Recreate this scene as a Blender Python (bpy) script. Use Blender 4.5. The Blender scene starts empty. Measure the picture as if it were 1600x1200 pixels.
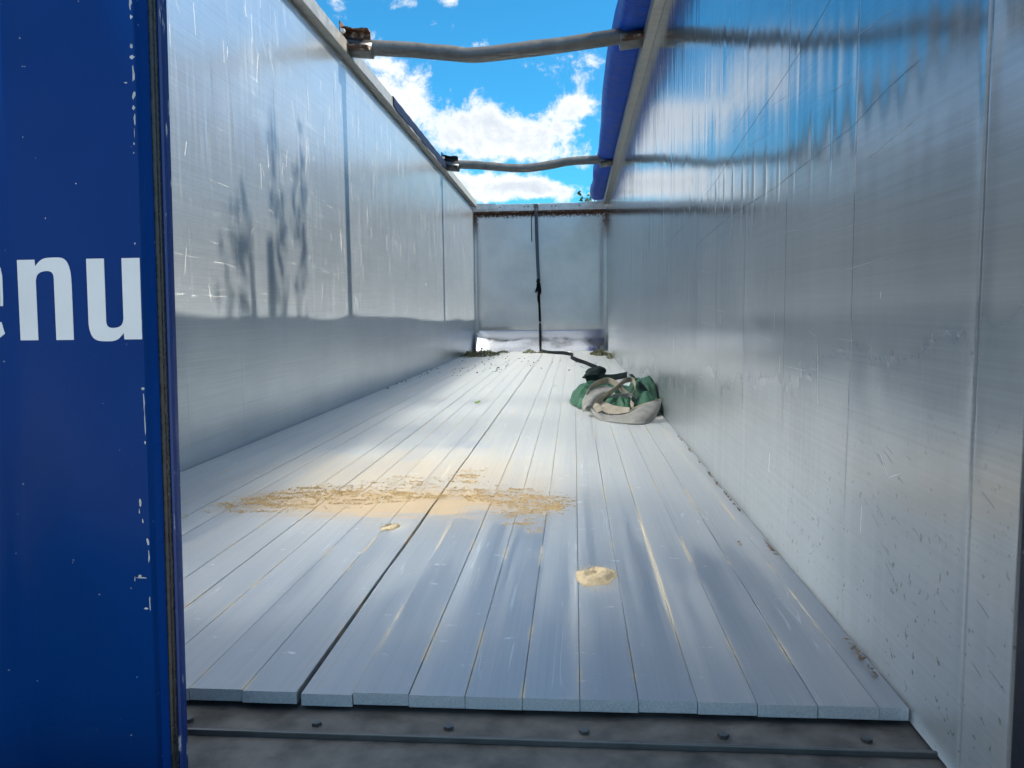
import bpy, bmesh, math, random
import numpy as np
from mathutils import Vector, Matrix, Euler

random.seed(7)
rng = np.random.default_rng(7)
scn = bpy.context.scene
COL = scn.collection
W = 2.46            # inner width of the trailer (x), y runs into it, floor at z = 0
LEN = 14.785        # y of the front wall

# ------------------------------------------------------------------ camera, sky, sun, exposure
cam_d = bpy.data.cameras.new('camera')
cam_d.sensor_width = 36.0
cam_d.lens = 27.78
cam_d.clip_start = 0.05
cam_d.clip_end = 5000
cam = bpy.data.objects.new('camera', cam_d)
COL.objects.link(cam)
cr = Vector((0.99690905, 0.07772282, -0.01146743))
cu = Vector((0.00424449, 0.09246733, 0.99570667))
cf = Vector((-0.07844949, 0.99267767, -0.09185162))
cm = Matrix((cr, cu, -cf)).transposed().to_4x4()
cm.translation = Vector((1.8446, 0.0, 0.7332))
cam.matrix_world = cm
scn.camera = cam

SUN_EL = 47.3
SUN_AZ = 90.0        # clockwise from +y: the sun stands square to the right side of the trailer

world = bpy.data.worlds.new('World')
scn.world = world
world.use_nodes = True


class NT:
    """small helper to write node trees"""
    def __init__(s, tree):
        s.t = tree
        s.n = tree.nodes
        s.l = tree.links

    def node(s, kind, **kw):
        n = s.n.new(kind)
        for k, v in kw.items():
            setattr(n, k, v)
        return n

    def link(s, a, b):
        s.l.new(a, b)

    def put(s, sock, v):
        if v is None:
            return
        if isinstance(v, bpy.types.NodeSocket):
            s.l.new(v, sock)
        else:
            sock.default_value = v

    def math(s, op, a, b=None, c=None, clamp=False):
        n = s.node('ShaderNodeMath', operation=op, use_clamp=clamp)
        s.put(n.inputs[0], a)
        s.put(n.inputs[1], b)
        s.put(n.inputs[2], c)
        return n.outputs[0]

    def vmath(s, op, a, b=None):
        n = s.node('ShaderNodeVectorMath', operation=op)
        s.put(n.inputs[0], a)
        s.put(n.inputs[1], b)
        return n.outputs['Value'] if op in ('LENGTH', 'DOT_PRODUCT') else n.outputs[0]

    def ramp(s, v, lo, hi, a=0.0, b=1.0, smooth=True):
        n = s.node('ShaderNodeMapRange')
        n.interpolation_type = 'SMOOTHSTEP' if smooth else 'LINEAR'
        s.put(n.inputs[0], v)
        for i, x in enumerate((lo, hi, a, b)):
            s.put(n.inputs[i + 1], x)
        return n.outputs[0]

    def noise(s, vec, scale=1.0, detail=4, rough=0.55, dist=0.0):
        n = s.node('ShaderNodeTexNoise')
        s.put(n.inputs['Vector'], vec)
        n.inputs['Scale'].default_value = scale
        n.inputs['Detail'].default_value = detail
        n.inputs['Roughness'].default_value = rough
        n.inputs['Distortion'].default_value = dist
        return n.outputs['Fac']

    def mix(s, f, a, b, blend='MIX'):
        n = s.node('ShaderNodeMix', data_type='RGBA', blend_type=blend)
        s.put(n.inputs[0], f)
        s.put(n.inputs[6], a)
        s.put(n.inputs[7], b)
        return n.outputs[2]

    def mapped(s, vec, scale, rot=(0, 0, 0), loc=(0, 0, 0)):
        n = s.node('ShaderNodeMapping')
        s.put(n.inputs['Vector'], vec)
        n.inputs['Scale'].default_value = scale
        n.inputs['Rotation'].default_value = rot
        n.inputs['Location'].default_value = loc
        return n.outputs[0]


def c4(r, g, b):
    return (r, g, b, 1.0)


def build_world():
    k = NT(world.node_tree)
    for n in list(k.n):
        k.n.remove(n)
    out = k.node('ShaderNodeOutputWorld')
    bg = k.node('ShaderNodeBackground')
    bg.inputs['Strength'].default_value = 0.10
    k.link(bg.outputs[0], out.inputs[0])
    sky = k.node('ShaderNodeTexSky')
    sky.sky_type = 'NISHITA'
    sky.sun_disc = False
    sky.sun_elevation = math.radians(SUN_EL)
    sky.sun_rotation = math.radians(SUN_AZ)
    sky.air_density = 1.0
    sky.dust_density = 0.3
    sky.ozone_density = 2.5
    tint = k.mix(1.0, sky.outputs[0], c4(0.135, 0.54, 0.68), 'MULTIPLY')
    tc = k.node('ShaderNodeTexCoord')
    d = tc.outputs['Generated']
    sep = k.node('ShaderNodeSeparateXYZ')
    k.link(d, sep.inputs[0])
    # flat cloud layer: project the direction on a plane overhead
    zc = k.math('MAXIMUM', sep.outputs[2], 0.0)
    den = k.math('ADD', zc, 0.16)
    comb = k.node('ShaderNodeCombineXYZ')
    k.link(k.math('DIVIDE', sep.outputs[0], den), comb.inputs[0])
    k.link(k.math('DIVIDE', sep.outputs[1], den), comb.inputs[1])
    p = comb.outputs[0]
    n1 = k.noise(k.mapped(p, (1, 1, 1), loc=(3.1, 1.7, 0.4)), 1.5, 8, 0.58, 0.25)
    n2 = k.noise(d, 22.0, 7, 0.66, 0.3)
    n3 = k.noise(d, 7.0, 4, 0.55, 0.0)
    dens = k.math('ADD', k.math('SUBTRACT', n1, 0.45), k.math('MULTIPLY', k.math('SUBTRACT', n3, 0.5), 0.55))
    # calmer where the open roof shows the sky, the clouds standing there are placed one by one
    def blob(dx, dz, a, b, w, acc):
        c = Vector((dx, 1.0, dz)).normalized()
        q = k.vmath('MULTIPLY', k.vmath('SUBTRACT', d, tuple(c)), (1 / a, 0.35 / a, 1 / b))
        m = k.ramp(k.vmath('LENGTH', q), 0.0, 1.0, w, 0.0)
        return k.math('ADD', acc, m)
    dens = blob(-0.03, 0.27, 0.42, 0.26, -0.34, dens)
    dens = blob(-0.03, 0.54, 0.55, 0.30, -0.30, dens)
    for dx, dz, a, b, w in [
            (-0.10, 0.232, 0.12, 0.048, .50), (0.01, 0.245, 0.09, 0.046, .56), (-0.06, 0.205, 0.16, 0.045, .42),
            (0.012, 0.300, 0.075, 0.040, .60), (-0.055, 0.285, 0.045, 0.022, .22), (-0.25, 0.300, 0.105, 0.050, .42),
            (-0.20, 0.262, 0.07, 0.035, .36), (-0.165, 0.225, 0.06, 0.03, .30),
            (-0.09, 0.155, 0.09, 0.026, .52), (-0.03, 0.150, 0.07, 0.018, .40), (-0.16, 0.148, 0.05, 0.03, .45),
            (0.012, 0.362, 0.036, 0.022, .46), (-0.15, 0.383, 0.028, 0.016, .40), (-0.125, 0.318, 0.06, 0.018, .34), (-0.085, 0.33, 0.05, 0.014, .30), (-0.03, 0.325, 0.05, 0.014, .30),
            (-0.205, 0.378, 0.03, 0.014, .22), (-0.23, 0.255, 0.03, 0.02, .2), (-0.06, 0.305, 0.03, 0.016, .2),
            (-0.50, 0.36, 0.30, 0.14, -.35), (0.0, 0.19, 0.3, 0.03, .10), (0.1, 5.4, 0.55, 0.5, .35)]:
        dens = blob(dx, dz, a, b, w, dens)
    n4 = k.noise(d, 60.0, 5, 0.65, 0.2)
    dens = k.math('ADD', dens, k.math('ADD', k.math('MULTIPLY', k.math('SUBTRACT', n2, 0.5), 1.45), k.math('MULTIPLY', k.math('SUBTRACT', n4, 0.5), 0.35)))
    mask = k.ramp(dens, -0.06, 0.26)
    mask = k.math('MULTIPLY', mask, k.ramp(sep.outputs[2], -0.02, 0.06))
    shade = k.ramp(k.math('ADD', dens, k.math('MULTIPLY', k.math('SUBTRACT', n3, 0.5), 0.9)), 0.1, 0.62, 0.0, 1.0)
    ccol = k.mix(shade, c4(3.6, 3.7, 3.75), c4(2.5, 2.75, 3.05))
    col = k.mix(mask, tint, ccol)
    k.link(col, bg.inputs['Color'])


build_world()

sun_d = bpy.data.lights.new('sun', 'SUN')
sun_d.energy = 5.0
sun_d.angle = math.radians(0.5)
sun_d.color = (1.0, 0.93, 0.81)
sun = bpy.data.objects.new('sun', sun_d)
COL.objects.link(sun)
a_, e_ = math.radians(SUN_AZ), math.radians(SUN_EL)
sdir = Vector((math.sin(a_) * math.cos(e_), math.cos(a_) * math.cos(e_), math.sin(e_)))
sun.rotation_euler = sdir.to_track_quat('Z', 'Y').to_euler()
sun.location = (12, 5, 14)

vs = scn.view_settings
vs.view_transform = 'Standard'
vs.look = 'None'
vs.exposure = 1.6
vs.gamma = 1.0
vs.use_curve_mapping = False
try:
    scn.cycles.sample_clamp_indirect = 20.0
    scn.cycles.blur_glossy = 0.08
    scn.cycles.caustics_reflective = True
    scn.cycles.max_bounces = 10
    scn.cycles.glossy_bounces = 6
    scn.cycles.diffuse_bounces = 4
except Exception:
    pass


# ------------------------------------------------------------------ object helpers
def link(o, parent=None):
    COL.objects.link(o)
    if parent is not None:
        o.parent = parent
    return o


def tag(o, label=None, cat=None, group=None, kind=None):
    if label: o['label'] = label
    if cat: o['category'] = cat
    if group: o['group'] = group
    if kind: o['kind'] = kind
    return o


def empty(name, loc=(0, 0, 0), parent=None):
    o = bpy.data.objects.new(name, None)
    o.location = loc
    o.empty_display_size = 0.1
    return link(o, parent)


def mesh_obj(name, verts, faces, mat, parent=None, smooth=False):
    me = bpy.data.meshes.new(name)
    me.from_pydata([tuple(map(float, v)) for v in verts], [], faces)
    me.update()
    if smooth:
        me.polygons.foreach_set('use_smooth', [True] * len(me.polygons))
    if mat: me.materials.append(mat)
    return link(bpy.data.objects.new(name, me), parent)


def bm_obj(name, bm, mat, parent=None, smooth=False):
    bmesh.ops.recalc_face_normals(bm, faces=bm.faces)
    me = bpy.data.meshes.new(name)
    bm.to_mesh(me)
    bm.free()
    if smooth:
        me.polygons.foreach_set('use_smooth', [True] * len(me.polygons))
    if mat: me.materials.append(mat)
    return link(bpy.data.objects.new(name, me), parent)


def box_bm(x0, x1, y0, y1, z0, z1, bev=0.0, seg=2):
    bm = bmesh.new()
    bmesh.ops.create_cube(bm, size=1.0)
    for v in bm.verts:
        v.co = Vector(((x0 + x1) / 2 + v.co.x * (x1 - x0), (y0 + y1) / 2 + v.co.y * (y1 - y0), (z0 + z1) / 2 + v.co.z * (z1 - z0)))
    if bev > 0:
        bmesh.ops.bevel(bm, geom=list(bm.edges), offset=bev, segments=seg, affect='EDGES', profile=0.6)
    return bm


def box(name, x0, x1, y0, y1, z0, z1, mat, parent=None, bev=0.0):
    return bm_obj(name, box_bm(x0, x1, y0, y1, z0, z1, bev), mat, parent)


def catmull(pts, n=8):
    pts = [Vector(p) for p in pts]
    out = []
    for i in range(len(pts) - 1):
        p0 = pts[max(i - 1, 0)]; p1 = pts[i]; p2 = pts[i + 1]; p3 = pts[min(i + 2, len(pts) - 1)]
        for j in range(n):
            t = j / n
            out.append(0.5 * ((2 * p1) + (p2 - p0) * t + (2 * p0 - 5 * p1 + 4 * p2 - p3) * t * t + (3 * p1 - p0 - 3 * p2 + p3) * t ** 3))
    out.append(pts[-1].copy())
    return out


def tube(name, pts, rad, mat, parent=None, sides=12, squash=None, cap=True):
    """swept tube; rad number or function of t; squash(t, ang) scales the radius"""
    verts, faces = [], []
    n = len(pts)
    for i, p in enumerate(pts):
        a = pts[max(i - 1, 0)]; b = pts[min(i + 1, n - 1)]
        tan = (Vector(b) - Vector(a)).normalized()
        ref = Vector((0, 0, 1)) if abs(tan.z) < 0.9 else Vector((0, 1, 0))
        s = tan.cross(ref).normalized()
        u = s.cross(tan).normalized()
        t = i / (n - 1)
        r = rad(t) if callable(rad) else rad
        for j in range(sides):
            an = 2 * math.pi * j / sides
            q = r * (squash(t, an) if squash else 1.0)
            verts.append(Vector(p) + s * math.cos(an) * q + u * math.sin(an) * q)
    for i in range(n - 1):
        for j in range(sides):
            j2 = (j + 1) % sides
            faces.append((i * sides + j, i * sides + j2, (i + 1) * sides + j2, (i + 1) * sides + j))
    if cap:
        faces.append(tuple(range(sides - 1, -1, -1)))
        faces.append(tuple((n - 1) * sides + j for j in range(sides)))
    o = mesh_obj(name, verts, faces, mat, parent, smooth=True)
    return o


def ribbon(name, pts, wid, mat, parent=None, up=(0, 0, 1), thick=0.004):
    """band of cloth along pts; wid, up may be lists of the same length"""
    verts, faces = [], []
    n = len(pts)
    for i, p in enumerate(pts):
        a = pts[max(i - 1, 0)]; b = pts[min(i + 1, n - 1)]
        tan = (Vector(b) - Vector(a)).normalized()
        U = up[i] if isinstance(up, list) else up
        U = Vector(U)
        U = (U - tan * U.dot(tan)).normalized()
        N = tan.cross(U).normalized()
        w = wid[i] if isinstance(wid, list) else wid
        for (s, q) in ((-.5, -.5), (-.17, -.35), (.17, -.35), (.5, -.5), (.5, .5), (.17, .65), (-.17, .65), (-.5, .5)):
            verts.append(Vector(p) + U * w * s + N * thick * q)
    m = 8
    for i in range(n - 1):
        for j in range(m):
            j2 = (j + 1) % m
            faces.append((i * m + j, i * m + j2, (i + 1) * m + j2, (i + 1) * m + j))
    faces.append(tuple(range(m - 1, -1, -1)))
    faces.append(tuple((n - 1) * m + j for j in range(m)))
    return mesh_obj(name, verts, faces, mat, parent)


_perm = rng.random((256, 256))


def vnoise(x, y):
    xi = np.floor(x).astype(int); yi = np.floor(y).astype(int)
    fx = x - xi; fy = y - yi
    fx = fx * fx * (3 - 2 * fx); fy = fy * fy * (3 - 2 * fy)
    g = lambda a, b: _perm[a % 256, b % 256]
    return (g(xi, yi) * (1 - fx) + g(xi + 1, yi) * fx) * (1 - fy) + (g(xi, yi + 1) * (1 - fx) + g(xi + 1, yi + 1) * fx) * fy


def fbm(x, y, o=4):
    s = 0; a = 0.5; t = 0
    for i in range(o):
        s = s + a * vnoise(x * 2 ** i + 17.3 * i, y * 2 ** i + 5.1 * i); t += a; a *= 0.5
    return s / t


# ------------------------------------------------------------------ materials
def new_mat(name):
    m = bpy.data.materials.new(name)
    m.use_nodes = True
    k = NT(m.node_tree)
    b = k.n['Principled BSDF']
    return m, k, b


def pos(k):
    return k.node('ShaderNodeNewGeometry').outputs['Position']


def bump(k, b, h, strength, dist, prev=None):
    n = k.node('ShaderNodeBump')
    n.inputs['Strength'].default_value = strength
    n.inputs['Distance'].default_value = dist
    k.put(n.inputs['Height'], h)
    if prev is not None:
        k.link(prev, n.inputs['Normal'])
    k.link(n.outputs[0], b.inputs['Normal'])
    return n.outputs[0]


def simple(name, col, rough=0.5, metal=0.0, var=0.25, scale=30.0, bmp=0.0, spec=None):
    m, k, b = new_mat(name)
    p = pos(k)
    n = k.noise(p, scale, 5, 0.6)
    f = k.ramp(n, 0.3, 0.7, 1 - var, 1 + var, smooth=False)
    mx = k.mix(1.0, c4(*col), f, 'MULTIPLY')
    k.link(mx, b.inputs['Base Color'])
    b.inputs['Metallic'].default_value = metal
    k.link(k.ramp(n, 0.3, 0.7, max(rough - 0.08, 0.03), min(rough + 0.08, 1), smooth=False), b.inputs['Roughness'])
    if spec is not None:
        b.inputs['Specular IOR Level'].default_value = spec
    if bmp:
        bump(k, b, n, 1.0, bmp)
    return m


def wall_material(name, scuff, rough0, base_dirt, low, refl):
    """bare aluminium sheet: brushed lengthwise, creased upright, scuffed by loads"""
    m, k, b = new_mat(name)
    p = pos(k)
    sep = k.node('ShaderNodeSeparateXYZ')
    k.link(p, sep.inputs[0])
    vert = k.noise(k.mapped(p, (1, 42, 0.9)), 1.0, 4, 0.6)          # upright streaks
    vfine = k.noise(k.mapped(p, (1, 160, 3.0)), 1.0, 3, 0.6)
    hor = k.noise(k.mapped(p, (1, 1.1, 150), rot=(math.radians(2.0), 0, 0)), 1.0, 5, 0.7)  # lengthwise brushing
    blot = k.noise(k.mapped(p, (1, 1.1, 1.0)), 1.3, 5, 0.6)
    # hair scratches: thin level lines of stretched noise
    def hairs(sc, rot, w, loc):
        n = k.noise(k.mapped(p, sc, rot=(rot, 0, 0), loc=loc), 1.0, 2, 0.5)
        return k.ramp(k.math('ABSOLUTE', k.math('SUBTRACT', n, 0.5)), 0.0, w, 1.0, 0.0)
    gate = k.math('MULTIPLY', k.ramp(k.noise(p, 3.1, 3, 0.6), 0.48, 0.62), k.ramp(sep.outputs[2], 0.55, 0.8))
    hk = 0.0 if rough0 < 0.15 else 1.0
    h1 = k.math('MULTIPLY', hairs((1, 0.30, 34), math.radians(3), 0.010, (0, 3, 1)), gate)
    h2 = k.math('MULTIPLY', hairs((1, 40, 0.5), math.radians(-2), 0.008, (0, 1, 5)), k.math('MULTIPLY', k.ramp(k.noise(p, 2.3, 3, 0.6), 0.5, 0.62), k.ramp(sep.outputs[2], 0.55, 0.8)))
    hs = k.math('MULTIPLY', k.math('MAXIMUM', h1, h2), hk)
    # dust haze, paler low down: sun reflected onto the right wall is painted in
    lowz = k.ramp(k.math('ADD', sep.outputs[2], k.math('MULTIPLY', k.math('SUBTRACT', blot, 0.5), 0.5)), 0.0, 1.25, low, 0.0)
    dirt_and_bounce = k.math('ADD', k.ramp(k.math('ADD', k.math('MULTIPLY', vert, 0.5), k.math('MULTIPLY', blot, 0.6)), 0.5, 0.85, base_dirt, scuff), lowz)
    specks = k.ramp(k.noise(p, 62, 2, 0.5), 0.66, 0.72)
    near_low = k.math('MULTIPLY', k.ramp(sep.outputs[1], 1.6, 3.2, 1.0, 0.0), k.ramp(sep.outputs[2], 0.1, 0.75, 1.0, 0.0))
    stain = k.math('MULTIPLY', k.math('MULTIPLY', specks, near_low), 0.6)
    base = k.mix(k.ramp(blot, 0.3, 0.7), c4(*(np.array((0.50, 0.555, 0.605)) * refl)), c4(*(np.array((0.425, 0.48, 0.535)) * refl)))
    base = k.mix(1.0, base, k.ramp(hor, 0.3, 0.7, 0.86, 1.12, smooth=False), 'MULTIPLY')
    base = k.mix(k.math('MULTIPLY', dirt_and_bounce, 0.6, clamp=True), base, c4(0.50, 0.50, 0.49))
    base = k.mix(k.math('MULTIPLY', hs, 0.22), base, c4(0.66, 0.67, 0.68))
    base = k.mix(stain, base, c4(0.10, 0.08, 0.06))
    k.link(base, b.inputs['Base Color'])
    met = k.math('SUBTRACT', 0.97, k.math('MULTIPLY', dirt_and_bounce, 0.75), clamp=True)
    met = k.math('SUBTRACT', met, k.math('MULTIPLY', hs, 0.12), clamp=True)
    k.link(met, b.inputs['Metallic'])
    r = k.math('ADD', rough0 - 0.05, k.math('MULTIPLY', k.math('ADD', k.math('MULTIPLY', vert, 0.6), k.math('ADD', k.math('MULTIPLY', hor, 0.2), 0.2)), 0.10))
    r = k.math('ADD', r, k.math('MULTIPLY', dirt_and_bounce, 0.16))
    r = k.math('ADD', r, k.math('MULTIPLY', hs, 0.12), clamp=True)
    r = k.math('MINIMUM', r, 0.25) if rough0 < 0.15 else k.math('MAXIMUM', r, 0.29)
    k.link(r, b.inputs['Roughness'])
    n0 = bump(k, b, vert, 0.3, 0.00035)
    n1 = n0
    n2 = bump(k, b, hor, 0.05, 0.0001, n1)
    bump(k, b, hs, 0.3, -0.0003, n2)
    return m


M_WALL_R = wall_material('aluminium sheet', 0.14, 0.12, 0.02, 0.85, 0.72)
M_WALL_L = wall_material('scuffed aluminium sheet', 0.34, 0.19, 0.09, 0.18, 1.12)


def front_material():
    m, k, b = new_mat('front wall sheet')
    p = pos(k)
    sep = k.node('ShaderNodeSeparateXYZ')
    k.link(p, sep.inputs[0])
    blot = k.noise(p, 2.2, 5, 0.6)
    vert = k.noise(k.mapped(p, (7, 1, 1.0)), 1.0, 3, 0.5)
    fine = k.noise(p, 26, 4, 0.65)
    # rust bleeding down from the steel edge at the top and the corners
    ex = k.math('MINIMUM', sep.outputs[0], k.math('SUBTRACT', W, sep.outputs[0]))
    edge = k.math('MINIMUM', k.math('MULTIPLY', ex, 1.3), k.math('SUBTRACT', 2.56, sep.outputs[2]))
    top = k.ramp(sep.outputs[2], 1.9, 2.5)
    rust = k.ramp(k.math('ADD', k.math('SUBTRACT', 0.13, edge), k.math('MULTIPLY', k.math('SUBTRACT', fine, 0.5), 0.22)), 0.0, 0.08)
    rust = k.math('MULTIPLY', rust, top)
    base = k.mix(k.ramp(blot, 0.35, 0.7), c4(0.64, 0.63, 0.63), c4(0.55, 0.55, 0.56))
    base = k.mix(rust, base, c4(0.085, 0.035, 0.018))
    k.link(base, b.inputs['Base Color'])
    k.link(k.math('SUBTRACT', 0.92, k.math('MULTIPLY', rust, 0.9), clamp=True), b.inputs['Metallic'])
    r = k.math('ADD', 0.29, k.math('MULTIPLY', vert, 0.06))
    k.link(k.math('ADD', r, k.math('MULTIPLY', rust, 0.5), clamp=True), b.inputs['Roughness'])
    bump(k, b, blot, 0.1, 0.004)
    return m


M_FRONT = front_material()


def floor_material():
    m, k, b = new_mat('dusty aluminium plank')
    p = pos(k)
    sep = k.node('ShaderNodeSeparateXYZ')
    k.link(p, sep.inputs[0])
    x, y = sep.outputs[0], sep.outputs[1]
    oi = k.node('ShaderNodeObjectInfo')
    blot = k.noise(k.mapped(p, (1.0, 0.8, 1)), 1.6, 6, 0.62, 0.4)
    cross = k.noise(k.mapped(p, (9, 42, 1)), 1.0, 5, 0.65)                 # rubbed across
    along = k.noise(k.mapped(p, (95, 1.0, 1)), 1.0, 4, 0.6)                # drag marks lengthwise
    along2 = k.noise(k.mapped(p, (16, 0.35, 1), loc=(2.2, 0, 0)), 1.0, 3, 0.6)
    fine = k.noise(p, 120, 4, 0.7)
    # a broad worn dusty area before the heap of tarpaulin, cleaner metal near the rear edge
    far = k.ramp(y, 2.2, 5.5, 0.0, 0.30)
    rearclean = k.ramp(k.math('ADD', y, k.math('MULTIPLY', k.math('SUBTRACT', blot, 0.5), 1.2)), 1.3, 4.4, -0.42, 0.0)
    q = k.vmath('MULTIPLY', k.vmath('SUBTRACT', p, (1.15, 3.6, 0)), (1 / 1.15, 1 / 1.3, 0))
    spill = k.ramp(k.vmath('LENGTH', q), 0.3, 1.0, 0.30, 0.0)
    dust = k.math('ADD', k.math('MULTIPLY', k.math('ADD', k.math('MULTIPLY', blot, 0.4), 0.3), 0.9), k.math('MULTIPLY', along2, 0.85))
    dust = k.math('ADD', dust, k.math('MULTIPLY', k.math('SUBTRACT', cross, 0.5), 0.35))
    dust = k.math('ADD', k.math('ADD', dust, far), k.math('ADD', spill, rearclean))
    dust = k.math('ADD', dust, k.math('MULTIPLY', k.math('SUBTRACT', fine, 0.5), 0.35))
    dust = k.ramp(dust, 0.45, 1.40, 0.18, 0.90, smooth=False)
    # swept bare patches inside the spill
    bare = k.ramp(k.noise(k.mapped(p, (1, 1, 1), loc=(0.3, 0.6, 0)), 3.0, 6, 0.75, 0.6), 0.44, 0.70)
    bz = k.ramp(k.vmath('LENGTH', k.vmath('MULTIPLY', k.vmath('SUBTRACT', p, (0.95, 4.15, 0)), (1 / 0.75, 1 / 0.75, 0))), 0.4, 1.0, 0.5, 0.0)
    dust = k.math('MULTIPLY', dust, k.math('SUBTRACT', 1.0, k.math('MULTIPLY', bare, bz)))
    # sand rim and halo round the small heaps and the big stain
    warm = k.ramp(k.math('ADD', k.vmath('LENGTH', k.vmath('MULTIPLY', k.vmath('SUBTRACT', p, (1.15, 3.3, 0)), (1 / 1.0, 1 / 1.1, 0))),
                         k.math('MULTIPLY', k.math('SUBTRACT', blot, 0.5), 1.4)), 0.30, 0.95, 0.85, 0.0)
    def ring(cx, cy, rx, ry, r0, r1, s):
        l = k.vmath('LENGTH', k.vmath('MULTIPLY', k.vmath('SUBTRACT', p, (cx, cy, 0)), (1 / rx, 1 / ry, 0)))
        return k.ramp(k.math('ADD', l, k.math('MULTIPLY', k.math('SUBTRACT', fine, 0.5), 0.4)), r0, r1, s, 0.0)
    halo = k.math('MAXIMUM', ring(1.905, 2.10, 0.075, 0.17, 0.25, 1.25, 0.42), ring(1.235, 2.62, 0.085, 0.12, 0.2, 1.25, 0.6))
    dust = k.math('MAXIMUM', dust, halo)
    # white scuffs
    sc = k.noise(k.mapped(p, (12, 30, 1), loc=(5, 2, 0)), 1.0, 4, 0.6)
    scuff = k.ramp(sc, 0.66, 0.72)
    scratch = k.ramp(k.math('ABSOLUTE', k.math('SUBTRACT', k.noise(k.mapped(p, (15, 0.5, 1), rot=(0, 0, 0.12)), 1.0, 2, 0.5), 0.5)), 0.0, 0.006, 1.0, 0.0)
    scratch = k.math('MULTIPLY', scratch, k.ramp(k.noise(p, 2.0, 3, 0.6), 0.5, 0.62))
    # sand and grit caught in the joints
    jx = k.math('PINGPONG', k.math('SUBTRACT', x, 1.853 - 30 * 0.1097), 0.1097 / 2)
    jn = k.noise(k.mapped(p, (1.5, 1.6, 1), loc=(0, 4, 0)), 1.6, 4, 0.65)
    joint = k.math('MULTIPLY', k.ramp(k.math('ADD', jx, k.math('MULTIPLY', k.math('SUBTRACT', fine, 0.5), 0.008)), 0.003, 0.009, 1.0, 0.0), k.ramp(jn, 0.50, 0.62))
    # the joint right of the little heap holds a whole line of sand
    j2 = k.ramp(k.math('ADD', k.math('ABSOLUTE', k.math('SUBTRACT', x, 2.0724)), k.math('MULTIPLY', k.math('SUBTRACT', fine, 0.5), 0.012)), 0.003, 0.010, 0.9, 0.0)
    j2 = k.math('MULTIPLY', j2, k.math('MULTIPLY', k.ramp(y, 1.5, 2.0), k.ramp(y, 2.6, 3.2, 1.0, 0.0)))
    joint = k.math('MAXIMUM', k.math('MULTIPLY', joint, 0.8), j2)
    metal = k.mix(k.ramp(oi.outputs['Random'], 0, 1, 0, 1, smooth=False), c4(0.43, 0.455, 0.49), c4(0.36, 0.385, 0.425))
    dcol = k.mix(k.math('MULTIPLY', warm, 0.95), c4(0.56, 0.53, 0.475), c4(0.60, 0.46, 0.29))
    # ochre smear under the loose sand
    qs = k.vmath('MULTIPLY', k.vmath('SUBTRACT', p, (1.12, 2.96, 0)), (1 / 0.80, 1 / 0.34, 0))
    streak = k.noise(k.mapped(p, (5, 26, 1), loc=(1, 3, 0)), 1.0, 5, 0.65)
    smear = k.ramp(k.math('ADD', k.vmath('LENGTH', qs), k.math('MULTIPLY', k.math('SUBTRACT', streak, 0.5), 1.5)), 0.45, 0.95, 0.8, 0.0)
    dcol = k.mix(smear, dcol, c4(0.56, 0.35, 0.14))
    dust = k.math('MAXIMUM', dust, smear)
    dcol = k.mix(halo, dcol, c4(0.66, 0.60, 0.50))
    base = k.mix(dust, metal, dcol)
    base = k.mix(joint, base, c4(0.60, 0.50, 0.36))
    base = k.mix(k.math('MULTIPLY', k.math('MAXIMUM', scuff, k.math('MULTIPLY', scratch, 0.6)), 0.8), base, c4(0.74, 0.75, 0.76))
    base = k.mix(k.math('MULTIPLY', k.ramp(along, 0.45, 0.7), 0.16), base, c4(0.30, 0.31, 0.33))
    # end grain of the planks is bare and scraped: anything facing the rear
    k.link(base, b.inputs['Base Color'])
    k.link(k.math('SUBTRACT', 0.93, k.math('MULTIPLY', k.math('MAXIMUM', k.math('MAXIMUM', dust, joint), k.math('MULTIPLY', scuff, 0.7)), 0.85), clamp=True), b.inputs['Metallic'])
    r = k.math('ADD', 0.29, k.math('MULTIPLY', along, 0.12))
    r = k.math('ADD', r, k.math('MULTIPLY', cross, 0.06))
    r = k.math('ADD', r, k.math('MULTIPLY', dust, 0.34))
    k.link(k.math('ADD', r, k.math('MULTIPLY', scuff, 0.15), clamp=True), b.inputs['Roughness'])
    n0 = bump(k, b, along, 0.25, 0.0012)
    n1 = bump(k, b, cross, 0.25, 0.0012, n0)
    n2 = bump(k, b, scratch, 0.3, -0.001, n1)
    bump(k, b, fine, 0.2, 0.0006, n2)
    return m


M_FLOOR = floor_material()


def blue_paint():
    m, k, b = new_mat('blue door paint')
    p = pos(k)
    n = k.noise(p, 2.5, 4, 0.6)
    chips = k.ramp(k.noise(p, 75, 2, 0.5), 0.735, 0.75)
    base = k.mix(k.ramp(n, 0.3, 0.7), c4(0.0003, 0.036, 0.20), c4(0.0003, 0.031, 0.17))
    base = k.mix(k.math('MULTIPLY', chips, 0.6), base, c4(0.25, 0.33, 0.45))
    k.link(base, b.inputs['Base Color'])
    k.link(k.ramp(n, 0.3, 0.7, 0.26, 0.36), b.inputs['Roughness'])
    b.inputs['Specular IOR Level'].default_value = 0.10
    bump(k, b, k.noise(k.mapped(p, (1, 1, 0.4)), 9, 3, 0.5), 0.08, 0.01)
    return m


M_BLUE = blue_paint()


def worn_blue():
    m, k, b = new_mat('worn blue edge paint')
    p = pos(k)
    n = k.noise(k.mapped(p, (80, 80, 14)), 1.0, 4, 0.65)
    w = k.ramp(n, 0.60, 0.66)
    k.link(k.mix(w, c4(0.004, 0.028, 0.15), c4(0.40, 0.42, 0.45)), b.inputs['Base Color'])
    b.inputs['Roughness'].default_value = 0.4
    bump(k, b, w, 0.4, -0.001)
    return m


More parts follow.
